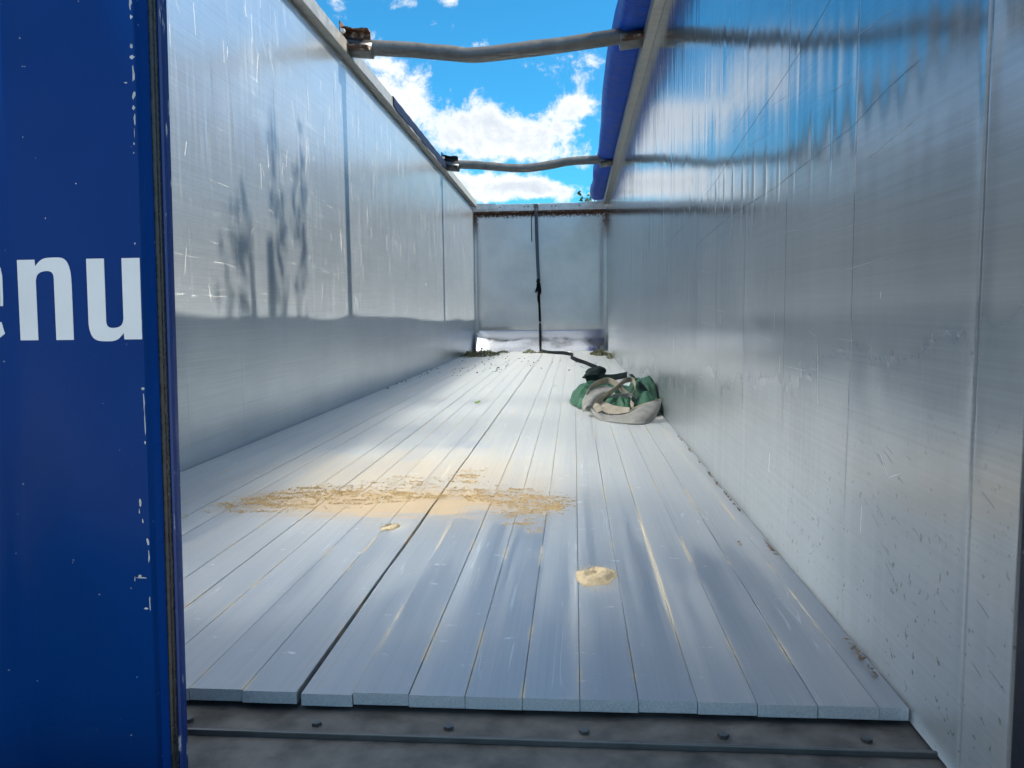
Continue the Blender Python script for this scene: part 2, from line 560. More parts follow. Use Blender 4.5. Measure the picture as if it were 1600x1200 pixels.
M_BLUE_WORN = worn_blue()
M_TARP = simple('blue tarpaulin', (0.0, 0.045, 0.33), 0.5, 0, 0.25, 9, 0.010, 0.12)
M_TARPD = simple('dirty blue tarpaulin', (0.002, 0.007, 0.028), 0.6, 0, 0.3, 9, 0.006, 0.2)
M_GALV = simple('galvanised steel', (0.15, 0.15, 0.148), 0.42, 0.8, 0.22, 12, 0.0015)
M_RAIL = simple('weathered aluminium rail', (0.31, 0.30, 0.28), 0.42, 0.7, 0.22, 14, 0.002)
M_RAILF = simple('front beam aluminium', (0.56, 0.56, 0.56), 0.40, 0.75, 0.2, 10, 0.002)


def rusty():
    m, k, b = new_mat('rusty bracket steel')
    p = pos(k)
    n = k.noise(p, 18, 6, 0.7)
    f = k.ramp(n, 0.50, 0.66)
    k.link(k.mix(f, c4(0.085, 0.036, 0.020), c4(0.42, 0.37, 0.30)), b.inputs['Base Color'])
    b.inputs['Roughness'].default_value = 0.75
    b.inputs['Metallic'].default_value = 0.2
    bump(k, b, n, 0.6, 0.004)
    return m


M_RUST = rusty()
M_RUBBER = simple('black rubber seal', (0.02, 0.021, 0.022), 0.28, 0, 0.6, 60, 0.0008, 0.5)
M_BLACK = simple('black webbing', (0.005, 0.006, 0.008), 0.8, 0, 0.3, 80, 0.001, 0.1)
M_STRAP = simple('grey blue webbing', (0.055, 0.085, 0.12), 0.7, 0, 0.3, 60, 0.001)
M_LETTER = simple('white lettering film', (0.70, 0.72, 0.75), 0.5, 0, 0.04, 12)
M_GREEN = simple('green tarpaulin cloth', (0.022, 0.088, 0.043), 0.62, 0, 0.35, 14, 0.006)
M_CREAM = simple('dusty cream canvas', (0.31, 0.26, 0.195), 0.85, 0, 0.22, 22, 0.004)
M_CANVAS_SHADE = simple('shaded dusty canvas', (0.23, 0.215, 0.19), 0.85, 0, 0.22, 18, 0.004)  # canvas of the heap's front, greyed to carry the shade there
M_DARKC = simple('dark cloth', (0.010, 0.018, 0.016), 0.85, 0, 0.4, 20, 0.006, 0.1)
M_DARK = simple('dark underfloor steel', (0.010, 0.011, 0.013), 0.6, 0.2, 0.3, 12)
M_SILL = simple('navy sill paint', (0.004, 0.007, 0.02), 0.6, 0, 0.4, 16, 0.002)
M_CHIP = simple('bare chipped metal', (0.42, 0.44, 0.46), 0.5, 0.3, 0.3, 60)
M_SCR = simple('bright scratch', (0.60, 0.61, 0.61), 0.45, 0.7, 0.15, 30)
M_SCR_GLINT = simple('white scratch and sun glint', (0.78, 0.78, 0.76), 0.45, 0.35, 0.15, 30)
M_SCRD = simple('dark scratch', (0.10, 0.11, 0.12), 0.5, 0.3, 0.2, 30)
M_THRESH = simple('dirty steel threshold', (0.14, 0.135, 0.125), 0.6, 0.5, 0.45, 14, 0.003)
M_END = simple('scraped plank end', (0.60, 0.61, 0.62), 0.5, 0.5, 0.16, 260, 0.001)
M_BARK = simple('bark', (0.10, 0.075, 0.05), 0.9, 0, 0.4, 8, 0.02)
M_GROUND = simple('gravel yard', (0.20, 0.185, 0.165), 0.95, 0, 0.3, 1.5, 0.02)


def leaf_mat(name, a, b_, scale):
    m, k, b = new_mat(name)
    oi = pos(k)
    n = k.noise(oi, scale, 2, 0.5)
    k.link(k.mix(k.ramp(n, 0.35, 0.65), c4(*a), c4(*b_)), b.inputs['Base Color'])
    b.inputs['Roughness'].default_value = 0.55
    return m


M_LEAF = leaf_mat('tree leaf', (0.035, 0.085, 0.018), (0.075, 0.15, 0.03), 2.0)
M_SPRIG = leaf_mat('dark leaf', (0.018, 0.05, 0.014), (0.035, 0.085, 0.02), 12)
M_LITTER = leaf_mat('fallen leaf', (0.075, 0.11, 0.025), (0.12, 0.085, 0.035), 30)
M_CRUMB = leaf_mat('brown crumbs', (0.09, 0.05, 0.025), (0.22, 0.15, 0.08), 40)
M_FRESH = leaf_mat('fresh green leaf', (0.16, 0.28, 0.03), (0.22, 0.33, 0.05), 30)


def sand_mat():
    m, k, b = new_mat('ochre sand')
    p = pos(k)
    n = k.noise(k.mapped(p, (1, 2.2, 1)), 30, 5, 0.7)
    g = k.noise(p, 300, 2, 0.6)
    col = k.mix(k.ramp(n, 0.35, 0.68), c4(0.54, 0.34, 0.13), c4(0.70, 0.50, 0.25))
    col = k.mix(k.ramp(g, 0.35, 0.7, 0.0, 0.4), col, c4(0.62, 0.52, 0.36))
    k.link(col, b.inputs['Base Color'])
    b.inputs['Roughness'].default_value = 0.95
    bump(k, b, g, 0.5, 0.003)
    return m


M_SAND = sand_mat()

# ------------------------------------------------------------------ ground
gm = bmesh.new()
bmesh.ops.create_grid(gm, x_segments=20, y_segments=20, size=1500)
g = bm_obj('ground', gm, M_GROUND)
g.location = (0, 0, -1.25)
tag(g, 'grey gravel yard under the trailer', 'ground', kind='structure')

# ------------------------------------------------------------------ trailer
trailer = empty('trailer', (W / 2, 1.2, -1.25))
tag(trailer, 'long open topped aluminium trailer with a plank floor and a blue rear door leaf', 'trailer')
TOFF = Vector((-W / 2, -1.2, 1.25))


def tp(o):
    """the parts are modelled in world metres; hang them on the trailer without moving them"""
    o.parent = trailer
    o.location = TOFF
    return o


def wall_top(y):
    return 2.815 - max(y - 3.0, -1.0) * 0.0155


def dent_list(seed, n, y0, y1, z0, z1, wmin, wmax, hmin, hmax, dmax):
    r = np.random.default_rng(seed)
    return [(r.uniform(y0, y1), r.uniform(z0, z1), r.uniform(wmin, wmax), r.uniform(hmin, hmax), r.uniform(-dmax, dmax)) for _ in range(n)]


DENTS_R = (dent_list(3, 110, 1.3, 9.0, 0.9, 2.5, 0.008, 0.022, 0.05, 0.28, 0.0008)
           + dent_list(4, 120, 4.0, 14.5, 1.2, 2.6, 0.012, 0.03, 0.08, 0.4, 0.0009)
           + dent_list(5, 40, 1.3, 12.0, 0.2, 2.4, 0.05, 0.14, 0.08, 0.25, 0.003))
# a row of upright creases where loads have pushed between the ribs, along a slanting line
for i in range(26):
    yy = 2.0 + i * 0.155 * (1 + 0.012 * i)
    DENTS_R.append((yy, 1.10 + 0.10 * (yy - 2) * 0.55 + rng.uniform(-.05, .05), 0.012, rng.uniform(0.05, 0.11), -rng.uniform(0.001, 0.0024)))
DENTS_L = (dent_list(13, 120, 3.4, 7.5, 0.7, 2.7, 0.008, 0.02, 0.05, 0.2, 0.0025)
           + dent_list(14, 90, 6.5, 14.5, 1.0, 2.6, 0.012, 0.03, 0.08, 0.3, 0.0035)
           + dent_list(15, 30, 3.4, 12.0, 0.2, 2.4, 0.05, 0.14, 0.08, 0.25, 0.003))


def wall_disp(Y, Z, side, seams):
    s = 1.0 if side > 0 else 41.0
    # ribs of the hollow profile showing through
    env = np.clip(fbm(Y * 0.9 + s, Z * 1.3 + s, 3) * 2.6 - 0.75, 0, 1) * np.exp(-((Z - 1.75) / 0.75) ** 2)
    d = 0.00016 * np.sin(2 * np.pi * Y / 0.0855) * env * (1.0 if side > 0 else 0.5)
    amp = 1.0 if side > 0 else 0.42 - 0.34 * np.clip((3.7 - Y) / 1.0, 0, 1)
    if side > 0:
        d += 0.00020 * np.sin(2 * np.pi * Y / 0.0855 + 0.6 * np.sin(Y * 9)) * np.exp(-((Y - 1.55) / 0.4) ** 2) * np.exp(-((Z - 1.20) / 0.28) ** 2) * 0.6
    d += amp * 0.006 * (fbm(Y * 1.1 + 9 * s, Z * 0.7 + 3, 3) - 0.5)
    d += amp * 0.0028 * (fbm(Y * 4.2 + 5 * s, Z * 0.8 + 8, 3) - 0.5)
    for (yc, zc, w, h, dep) in (DENTS_R if side > 0 else DENTS_L):
        m = (np.abs(Y - yc) < 3 * w) & (np.abs(Z - zc) < 3 * h)
        if m.any():
            d[m] += dep * np.exp(-((Y[m] - yc) / w) ** 2 - ((Z[m] - zc) / h) ** 2)
    for ys in seams:
        big = side > 0 and abs(ys - 1.26) < 0.01
        d += (0.0026 if big else 0.0004) * np.exp(-((Y - ys) / 0.022) ** 2)
        d -= (0.0030 if big else 0.0004) * np.exp(-((Y - ys) / 0.0030) ** 2)
    return d


def build_wall(side):
    wl = empty('side_wall', (0, 0, 0))
    tp(wl)
    wl['label'] = 'right inner wall with sky reflections and upright creases' if side > 0 else 'left inner wall, scuffed and partly sunlit'
    if side > 0:
        seams = [1.128, 1.26] + [1.26 + 0.5585 * i for i in range(1, 24)] + [LEN]
    else:
        seams = [1.81] + [3.626 - 0.6335 * i for i in range(2, 0, -1)] + [3.626 + 0.6335 * i for i in range(0, 17)] + [LEN]
    mat = M_WALL_R if side > 0 else M_WALL_L
    for a, b in zip(seams[:-1], seams[1:]):
        step = 0.0095 if a < 6 else 0.014
        ys = np.unique(np.round(np.concatenate([np.linspace(a + 0.0002, b - 0.0002, max(4, int((b - a) / step))),
                                                [a + 0.0035, a + 0.007, b - 0.0035, b - 0.007]]), 5))
        n = len(ys)
        nz = 84
        ts = np.linspace(0, 1, nz)
        Y = np.repeat(ys[None, :], nz, 0)
        top = np.array([wall_top(v) for v in ys])[None, :]
        Z = -0.03 + ts[:, None] * (top + 0.035)
        D = wall_disp(Y, Z, side, [s for s in (a, b) if 1.2 < s < LEN - 0.1])
        X = (W - D) if side > 0 else D
        verts = np.stack([X.ravel(), Y.ravel(), Z.ravel()], 1)
        idx = np.arange(nz * n).reshape(nz, n)
        q = np.stack([idx[:-1, :-1], idx[:-1, 1:], idx[1:, 1:], idx[1:, :-1]], -1).reshape(-1, 4)
        if side < 0:
            q = q[:, ::-1]
        else:
            q = q[:, ::-1][:, ::-1]
        # back skin so that a panel is a slab, not a sheet
        xo = W + 0.03 if side > 0 else -0.03
        bk = [(xo, ys[0], Z[0, 0]), (xo, ys[-1], Z[0, -1]), (xo, ys[-1], Z[-1, -1]), (xo, ys[0], Z[-1, 0])]
        o = nz * n
        faces = [tuple(int(i) for i in f) for f in q]
        faces.append((o, o + 1, o + 2, o + 3))
        faces.append(tuple(int(i) for i in idx[0, :]) + (o + 1, o))
        faces.append(tuple(int(i) for i in idx[-1, ::-1]) + (o + 3, o + 2))
        faces.append(tuple(int(i) for i in idx[:, 0][::-1]) + (o, o + 3))
        faces.append(tuple(int(i) for i in idx[:, -1]) + (o + 2, o + 1))
        ob = mesh_obj('wall_panel', np.vstack([verts, bk]), faces, mat, wl)
        sm = [True] * len(q) + [False] * 5
        ob.data.polygons.foreach_set('use_smooth', sm)
    # outer skin
    x0, x1 = (W + 0.032, W + 0.06) if side > 0 else (-0.06, -0.032)
    box('outer_skin', x0, x1, 1.13, LEN + 0.06, -0.25, 2.60, M_BLUE, wl)
    return wl


wall_right = build_wall(1)
wall_left = build_wall(-1)


# scratches on the sheets: short raised burrs and gouges, thin slivers of metal; left wall flecks also paint sun glints
def sliver(verts, faces, side, p0, p1, w, lift=0.0035):
    (y0, z0), (y1, z1) = p0, p1
    L = math.hypot(y1 - y0, z1 - z0)
    ny, nz_ = -(z1 - z0) / L, (y1 - y0) / L
    n = 6
    base = len(verts)
    w = w * 0.7
    for i in range(n + 1):
        t = i / n
        yy = y0 + (y1 - y0) * t + ny * random.uniform(-.6, .6) * w
        zz = z0 + (z1 - z0) * t + nz_ * random.uniform(-.6, .6) * w
        ww = w * (0.25 + 0.75 * math.sin(math.pi * min(max(t, 0.06), 0.94))) * random.uniform(0.6, 1.2)
        Y = np.array([yy]); Z = np.array([zz])
        for s in (-.5, 0, .5):
            d = lift * (1.0 if s == 0 else 0.55)
            dd = wall_disp(np.array([yy + ny * ww * s]), np.array([zz + nz_ * ww * s]), side, [])[0]
            x = W - dd - d * 0.3 if side > 0 else dd + d * 0.3
            verts.append((x, yy + ny * ww * s, zz + nz_ * ww * s))
    for i in range(n):
        for j in range(2):
            a = base + i * 3 + j
            faces.append((a, a + 1, a + 4, a + 3))


def scratches(name, side, segs, mat, parent):
    v, f = [], []
    for (p0, p1, w) in segs:
        sliver(v, f, side, p0, p1, w)
    o = mesh_obj(name, v, f, mat, parent, smooth=True)
    o['kind'] = 'stuff'
    return o


r2 = random.Random(21)
sl = []
for i in range(60):  # upright white flecks: dents catching the sun, painted as pale slivers
    y = r2.uniform(3.55, 7.5); z = r2.uniform(0.75, 2.65); h = r2.uniform(0.03, 0.16)
    sl.append(((y, z), (y + r2.uniform(-.03, .03), z + h), r2.uniform(0.002, 0.006)))
for i in range(40):
    y = r2.uniform(7.0, 13.5); z = r2.uniform(1.0, 2.5); h = r2.uniform(0.05, 0.25)
    sl.append(((y, z), (y + r2.uniform(-.02, .02), z + h), r2.uniform(0.004, 0.010)))
for (z0, dz) in ((1.12, -.10), (1.02, -.12), (0.83, -.04), (1.45, -.2), (1.75, -.25), (0.86, -.02)):
    for i in range(26):
        y = 3.55 + i * 0.13 + r2.uniform(-.04, .04)
        if r2.random() < 0.42:
            sl.append(((y, z0 + dz * (y - 3.5) / 3 + r2.uniform(-.008, .008)), (y + r2.uniform(.04, .15), z0 + dz * (y - 3.4) / 3 + r2.uniform(-.008, .008)), r2.uniform(0.0012, 0.003)))
for i in range(20):
    y = r2.uniform(3.55, 5.4); z = r2.uniform(2.0, 2.7)
    sl.append(((y, z), (y + r2.uniform(-.05, .1), z - r2.uniform(.03, .2)), r2.uniform(0.0015, 0.003)))
scratches('bright_scratches', -1, sl, M_SCR_GLINT, wall_left)
sr = []
for i in range(34):
    y = r2.uniform(1.3, 4.5); z = r2.uniform(0.2, 1.9); h = r2.uniform(0.01, 0.07)
    sr.append(((y, z), (y + r2.uniform(-.008, .008), z + h), r2.uniform(0.0007, 0.0018)))
for i in range(40):
    y = r2.uniform(3.0, 13); z = r2.uniform(0.6, 2.4); h = r2.uniform(0.05, 0.35)
    sr.append(((y, z), (y + r2.uniform(-.01, .01), z + h), r2.uniform(0.002, 0.005)))
for i in range(22):
    y = r2.uniform(1.3, 4.0); z = r2.uniform(0.5, 1.5); l = r2.uniform(0.06, 0.35)
    sr.append(((y, z), (y + l, z + l * r2.uniform(-.12, .12)), r2.uniform(0.0005, 0.0011)))
# the bigger marks in the middle of the wall
for (a, b, w) in [((2.06, .66), (2.04, .49), .004), ((2.07, .66), (2.13, .67), .003), ((2.10, .67), (2.20, .63), .0016),
                  ((1.93, .66), (1.80, .66), .0010), ((1.63, .44), (1.58, .40), .0015), ((1.58, .40), (1.52, .42), .0015), ((4.95, .66), (4.95, .45), .005)]:
    sr.append((a, b, w * 0.7))
scratches('bright_scratches', 1, sr, M_SCR, wall_right)
sd = []
# long oblique gouge running up towards the rear, and short dark rubs low on the near sheet
P = [(5.6, 1.14), (4.6, 1.20), (3.6, 1.28), (2.9, 1.36), (2.3, 1.42), (2.0, 1.47), (1.75, 1.52)]
for a, b in zip(P[:-1], P[1:]):
    sd.append((a, b, 0.0016))
P = [(4.1, 1.05), (3.2, 1.10), (2.5, 1.10), (2.1, 1.12), (1.85, 1.13), (1.65, 1.16), (1.5, 1.17)]
for a, b in zip(P[:-1], P[1:]):
    sd.append((a, b, 0.0014))
for i in range(34):
    y = r2.uniform(1.18, 1.75); z = r2.uniform(0.18, 0.46); l = r2.uniform(0.008, 0.05)
    sd.append(((y, z), (y - l, z - l * r2.uniform(.2, .5)), r2.uniform(0.0006, 0.0018)))
scratches('dark_scratches', 1, sd, M_SCRD, wall_right)


# ------------------------------------------------------------------ floor: one plank beside the other
floor = empty('floor', (0, 0, 0))
tp(floor)
box('underfloor', 0.0, W, 1.50, LEN + 0.05, -0.12, -0.034, M_DARK, floor)
PITCH = 0.1097


def plank_mesh(width, name='plank', open_joint=0.0):
    w = width / 2
    prof = [(-w, -0.024), (w, -0.024), (w, -0.0010), (w - 0.0004, -0.0003), (w - 0.0012, 0.0), (-w + 0.0012, 0.0), (-w + 0.0004, -0.0003), (-w, -0.0010)]
    y0, y1 = 0.0, 13.34
    n = len(prof)
    # at the joint that stands open the edge is worn back near the rear end
    rows = [(y0, 0.0), (y1, 0.0)] if not open_joint else [(y0, open_joint), (0.35, open_joint * .8), (0.75, open_joint * .35), (1.0, open_joint * .9), (1.25, open_joint * .7), (1.5, 0.0), (y1, 0.0)]
    verts = [(x + (d if x < 0 else 0), y, z) for y, d in rows for x, z in prof]
    faces = []
    for k_ in range(len(rows) - 1):
        faces += [(k_ * n + i, k_ * n + (i + 1) % n, (k_ + 1) * n + (i + 1) % n, (k_ + 1) * n + i) for i in range(n)]
    m_ = (len(rows) - 1) * n
    faces += [tuple(range(n))[::-1], tuple(range(m_, m_ + n))]
    me = bpy.data.meshes.new(name)
    me.from_pydata(verts, [], faces)
    me.materials.append(M_FLOOR)
    me.materials.append(M_END)
    me.polygons[len(faces) - 2].material_index = 1
    me.update()
    return me


PM = plank_mesh(PITCH - 0.0012)
first = None
rp = random.Random(5)
k0 = -17
for kx in range(k0, 6):
    xl = 1.853 + kx * PITCH
    xr = xl + PITCH
    if xl < 0:
        xl = 0.004
    if xr > W:
        xr = W - 0.006
    if first is None:
        o = bpy.data.objects.new('plank', PM); first = o
    else:
        o = first.copy()
    sx = (xr - xl) / PITCH
    if abs(xl - 1.3045) < 0.02:
        o.data = plank_mesh(PITCH - 0.0018, open_joint=0.0065)
    ye = 1.44 + rp.uniform(-.0015, .0015)
    if xl > 1.90: ye = 1.443 + rp.uniform(-.0015, .0015)
    if xl > 2.0: ye = 1.440 + rp.uniform(-.0015, .0015)
    zz = rp.uniform(-0.0009, 0.0007)
    xc = (xl + xr) / 2
    if abs(xl - 1.3045) < 0.02:          # the plank right of the open joint has drifted away a little
        zz = -0.0035
    if abs(xl - 1.195) < 0.02:
        zz = 0.0010; ye = 1.436
    o.location = (xc, ye, zz)
    o.scale = (sx, 1, 1)
    o.rotation_euler = (0, rp.uniform(-.003, .003), 0)
    link(o, floor)

# ------------------------------------------------------------------ front wall
front = empty('front_wall', (0, 0, 0))
tp(front)
nx, nz = 110, 110
xs = np.linspace(0.055, W - 0.055, nx); zs = np.linspace(0.36, 2.555, nz)
X, Z = np.meshgrid(xs, zs)
ed = np.minimum(np.minimum(X - xs[0], xs[-1] - X), np.minimum(Z - zs[0], zs[-1] - Z))
bul = 0.012 * np.exp(-(ed / 0.05) ** 2)
D = bul + 0.014 * (fbm(X * 0.9 + 3, Z * 0.9 + 1, 3) - 0.5) + 0.003 * (fbm(X * 3 + 7, Z * 3 + 2, 3) - 0.5)
for (xc, zc, rr, dd) in [(1.75, 1.75, .20, .012), (0.75, 1.5, .30, .012), (0.6, 2.1, .3, .010), (1.8, 2.15, .3, -.010), (1.0, 1.9, .25, -.008), (1.5, 1.35, .3, .010), (2.0, 1.4, .25, .006)]:
    D += 0.5 * dd * np.exp(-((X - xc) ** 2 + (Z - zc) ** 2) / rr ** 2)
V = np.stack([X.ravel(), (LEN - 0.01 + D).ravel(), Z.ravel()], 1)
idx = np.arange(nx * nz).reshape(nz, nx)
q = np.stack([idx[:-1, :-1], idx[:-1, 1:], idx[1:, 1:], idx[1:, :-1]], -1).reshape(-1, 4)
mesh_obj('front_panel', V, [tuple(int(i) for i in f) for f in q], M_FRONT, front, True)
for x0, x1 in ((0.003, 0.056), (W - 0.056, W - 0.003)):
    box('corner_strip', x0, x1, LEN - 0.035, LEN + 0.04, -0.02, 2.557, M_FRONT, front, 0.008)
box('backing_sheet', 0.0, W, LEN + 0.042, LEN + 0.065, -0.25, 2.66, M_BLUE, front)
# sloping foot plate with rounded ends
nx, nz = 60, 14
xs = np.linspace(0.058, W - 0.058, nx); ts = np.linspace(0, 1, nz)
X, T = np.meshgrid(xs, ts)
ang = T * 1.0
Yk = LEN - 0.47 + 0.46 * T + 0.010 * (fbm(X * 1.4 + 3, T * 1.5, 3) - .5)
Zk = 0.002 + 0.375 * T + 0.018 * np.sin(np.pi * T) + 0.045 * (fbm(X * 1.2, T * 1.2 + 4, 3) - .5) * np.sin(np.pi * T)
V = np.stack([X.ravel(), Yk.ravel(), Zk.ravel()], 1)
idx = np.arange(nx * nz).reshape(nz, nx)
q = np.stack([idx[:-1, :-1], idx[:-1, 1:], idx[1:, 1:], idx[1:, :-1]], -1).reshape(-1, 4)
M_KICK = simple('polished foot plate', (0.74, 0.75, 0.77), 0.14, 0.97, 0.05, 8, 0.001)
mesh_obj('foot_plate', V, [tuple(int(i) for i in f) for f in q], M_KICK, front, True)
# beam across the top with lugs and bolts
box('top_beam', 0.003, W - 0.003, LEN - 0.10, LEN + 0.04, 2.562, 2.690, M_RAILF, front, 0.010)
box('beam_lip', 0.01, W - 0.01, LEN - 0.085, LEN - 0.012, 2.535, 2.561, M_RUST, front, 0.004)
for sx in (0.06, W - 0.46):
    bm = bmesh.new()
    pr = [(0, 2.60), (0.34, 2.60), (0.40, 2.63), (0.36, 2.70), (0.0, 2.70)]
    if sx > 1: pr = [(0.40 - a, b) for a, b in pr][::-1]
    vs_ = [bm.verts.new((sx + a, LEN - 0.128, b)) for a, b in pr]
    f = bm.faces.new(vs_)
    ex = bmesh.ops.extrude_face_region(bm, geom=[f])
    bmesh.ops.translate(bm, verts=[v for v in ex['geom'] if isinstance(v, bmesh.types.BMVert)], vec=(0, 0.024, 0))
    bm_obj('corner_lug', bm, M_RAILF, front)
for bx in (0.95, 1.02, 1.45, 1.52, 0.5, 1.95):
    bm = bmesh.new()
    bmesh.ops.create_cone(bm, segments=8, radius1=0.014, radius2=0.011, depth=0.012, cap_ends=True, matrix=Matrix.Translation((bx, LEN - 0.105, 2.635)) @ Matrix.Rotation(math.pi / 2, 4, 'X'))
    bm_obj('bolt', bm, M_RUST, front)

# ------------------------------------------------------------------ top rails
for side in (-1, 1):
    bm = bmesh.new()
    prof = [(-0.03, 0.0), (0.070, 0.0), (0.073, 0.004), (0.073, 0.100), (0.068, 0.106), (-0.03, 0.106)]
    n = len(prof)
    rings = []
    for y in [1.2, 3.0, 5.0, 7.0, 9.0, 11.0, 13.0, LEN - 0.13]:
        zt = wall_top(y) + 0.007
        rings.append([bm.verts.new(((px if side < 0 else W - px), y, zt + pz)) for px, pz in prof])
    for a, b in zip(rings[:-1], rings[1:]):
        for i in range(n):
            bm.faces.new((a[i], a[(i + 1) % n], b[(i + 1) % n], b[i]))
    bm.faces.new(rings[0]); bm.faces.new(rings[-1])
    tp(bm_obj('top_rail', bm, M_RAIL))

# ------------------------------------------------------------------ rear frame and sill
tp(box('corner_post', W + 0.002, W + 0.10, 1.03, 1.126, -0.25, 2.95, M_SILL, None, 0.006))
tp(box('corner_post', -0.10, -0.002, 1.03, 1.126, -0.25, 2.95, M_SILL, None, 0.006))
tp(box('corner_post', -0.03, 0.002, 1.13, 1.806, -0.03, 2.80, M_BLUE_WORN, None, 0.004))  # unseen dull face, added and widened to keep reflected sun off the rear planks
sill = tp(box('rear_sill', -0.10, W + 0.10, 1.02, 1.496, -0.25, -0.036, M_THRESH, None, 0.008))
box('edge_angle', -0.02, W + 0.02, 1.335, 1.342, -0.036, -0.024, M_GALV, sill, 0.002)
for i in range(10):
    bm = bmesh.new()
    bmesh.ops.create_cone(bm, segments=6, radius1=0.010, radius2=0.010, depth=0.007, cap_ends=True, matrix=Matrix.Translation((0.11 + i * 0.25, 1.385, -0.0325)) @ Matrix.Rotation(i * 0.7, 4, 'Z'))
    bm_obj('bolt', bm, M_GALV, sill)

# ------------------------------------------------------------------ left rear door leaf
door = empty('rear_door', (0, 0, 0))
tp(door)
prof = [(0.0, 1.147), (0.10, 1.147), (0.13, 1.128), (0.42, 1.128), (0.45, 1.147), (0.62, 1.147), (0.65, 1.128), (0.942, 1.128),
        (0.958, 1.130), (0.974, 1.138), (0.988, 1.146), (1.000, 1.1475), (1.02, 1.147), (1.1955, 1.147), (1.1965, 1.1475), (1.1974, 1.149), (1.1985, 1.152),
        (1.2005, 1.157), (1.2055, 1.172), (1.2055, 1.197), (0.0, 1.197)]
bm = bmesh.new()
z0, z1 = -0.10, 2.86
lo = [bm.verts.new((x, y, z0)) for x, y in prof]
hi = [bm.verts.new((x, y, z1)) for x, y in prof]
for i in range(len(prof)):
    j = (i + 1) % len(prof)
    bm.faces.new((lo[i], lo[j], hi[j], hi[i]))
bm.faces.new(lo[::-1]); bm.faces.new(hi)
leaf = bm_obj('door_leaf', bm, M_BLUE, door)
for i, pgn in enumerate(leaf.data.polygons):
    if 7 <= i <= 16: pgn.use_smooth = True
# rubber seal, three soft lips side by side
for (sx, sy, rr) in ((1.2073, 1.1770, 0.0046), (1.2085, 1.1845, 0.0034)):
    pts = [Vector((sx + 0.0003 * math.sin(z * 5 + sx * 900), sy + 0.0004 * math.sin(z * 3.1), z)) for z in np.linspace(-0.09, 2.85, 46)]
    tube('rubber_seal', pts, rr, M_RUBBER, door, 10)
strip_bm = bmesh.new()
pp = [(1.2058, 1.1892), (1.2122, 1.1887), (1.2150, 1.1912), (1.2163, 1.198), (1.2163, 1.208), (1.2058, 1.208)]
lo = [strip_bm.verts.new((x, y, z0)) for x, y in pp]; hi = [strip_bm.verts.new((x, y, z1)) for x, y in pp]
for i in range(len(pp)):
    j = (i + 1) % len(pp)
    strip_bm.faces.new((lo[i], lo[j], hi[j], hi[i]))
strip_bm.faces.new(lo[::-1]); strip_bm.faces.new(hi)
bm_obj('edge_strip', strip_bm, M_BLUE_WORN, door)

# lettering on the leaf (only its end shows): e, n, u
LS = 0.1215 / 360.0      # metres per drawing unit
LX, LZ = 0.9775, 0.8195  # drawing x = 0 and y = 175 on the leaf


def letter(name, pts, y=1.147):
    bm = bmesh.new()
    vs_ = [bm.verts.new((LX + px * LS * 1.0 - 0.00002 * (py - 175) * 0, 0, LZ - (py - 175) * LS)) for px, py in pts]
    f = bm.faces.new(vs_)
    r = bmesh.ops.extrude_face_region(bm, geom=[f])
    bmesh.ops.translate(bm, verts=[v for v in r['geom'] if isinstance(v, bmesh.types.BMVert)], vec=(0, 0.0009, 0))
    bmesh.ops.triangulate(bm, faces=[f for f in bm.faces if len(f.verts) > 4])
    # follow the corrugated sheet
    def surf(x):
        for (xa, ya), (xb, yb) in zip(prof[:17], prof[1:17]):
            if xa <= x <= xb and xb > xa:
                return ya + (yb - ya) * (x - xa) / (xb - xa)
        return 1.147
    for v in bm.verts:
        v.co.y += surf(v.co.x) - 0.0012
    o = bm_obj(name, bm, M_LETTER, door)
    o['label'] = 'white letter ' + name.split('_')[-1]
    return o


def smooth_poly(pts):
    """pts: (x, y, is_corner) -> rounded outline"""
    out = []
    n = len(pts)
    for i in range(n):
        x, y, c = pts[i]
        if c:
            out.append((x, y)); continue
        xa, ya, _ = pts[i - 1]; xb, yb, _ = pts[(i + 1) % n]
        a = ((x + xa) / 2, (y + ya) / 2); b = ((x + xb) / 2, (y + yb) / 2)
        for t in (0.0, .25, .5, .75, 1.0):
            out.append(((1 - t) ** 2 * a[0] + 2 * t * (1 - t) * x + t * t * b[0], (1 - t) ** 2 * a[1] + 2 * t * (1 - t) * y + t * t * b[1]))
    res = []
    for p in out:
        if not res or (abs(p[0] - res[-1][0]) + abs(p[1] - res[-1][1])) > 0.5:
            res.append(p)
    return res


# straightened so that the stems stand upright on the sheet
nP = [(72, 177, 1), (155, 177, 1), (157, 206, 1), (190, 172, 0), (240, 168, 0), (300, 170, 0), (323, 225, 0), (325, 290, 1), (325, 537, 1), (243, 537, 1),
      (243, 290, 1), (243, 232, 0), (200, 226, 0), (165, 240, 0), (157, 268, 1), (157, 537, 1), (72, 537, 1)]
uP = [(398, 177, 1), (480, 177, 1), (480, 425, 1), (480, 484, 0), (530, 486, 0), (556, 472, 0), (562, 445, 1), (562, 177, 1), (645, 177, 1), (645, 537, 1), (563, 537, 1), (561, 508, 1),
      (530, 542, 0), (480, 546, 0), (420, 540, 0), (398, 490, 0), (398, 425, 1)]
eP = [(8, 382, 1), (-165, 382, 1), (-165, 440, 0), (-130, 482, 0), (-85, 486, 0), (-40, 484, 0), (0, 452, 1), (10, 506, 1), (-30, 546, 0), (-100, 546, 0), (-250, 546, 0), (-250, 358, 0), (-250, 168, 0),
      (-115, 168, 0), (10, 168, 0), (10, 330, 0)]
for nm, P_ in (('letter_n', nP), ('letter_u', uP), ('letter_e', eP)):
    letter(nm, smooth_poly(P_))

# paint knocked off the edge of the leaf
v, f = [], []
rc = random.Random(11)


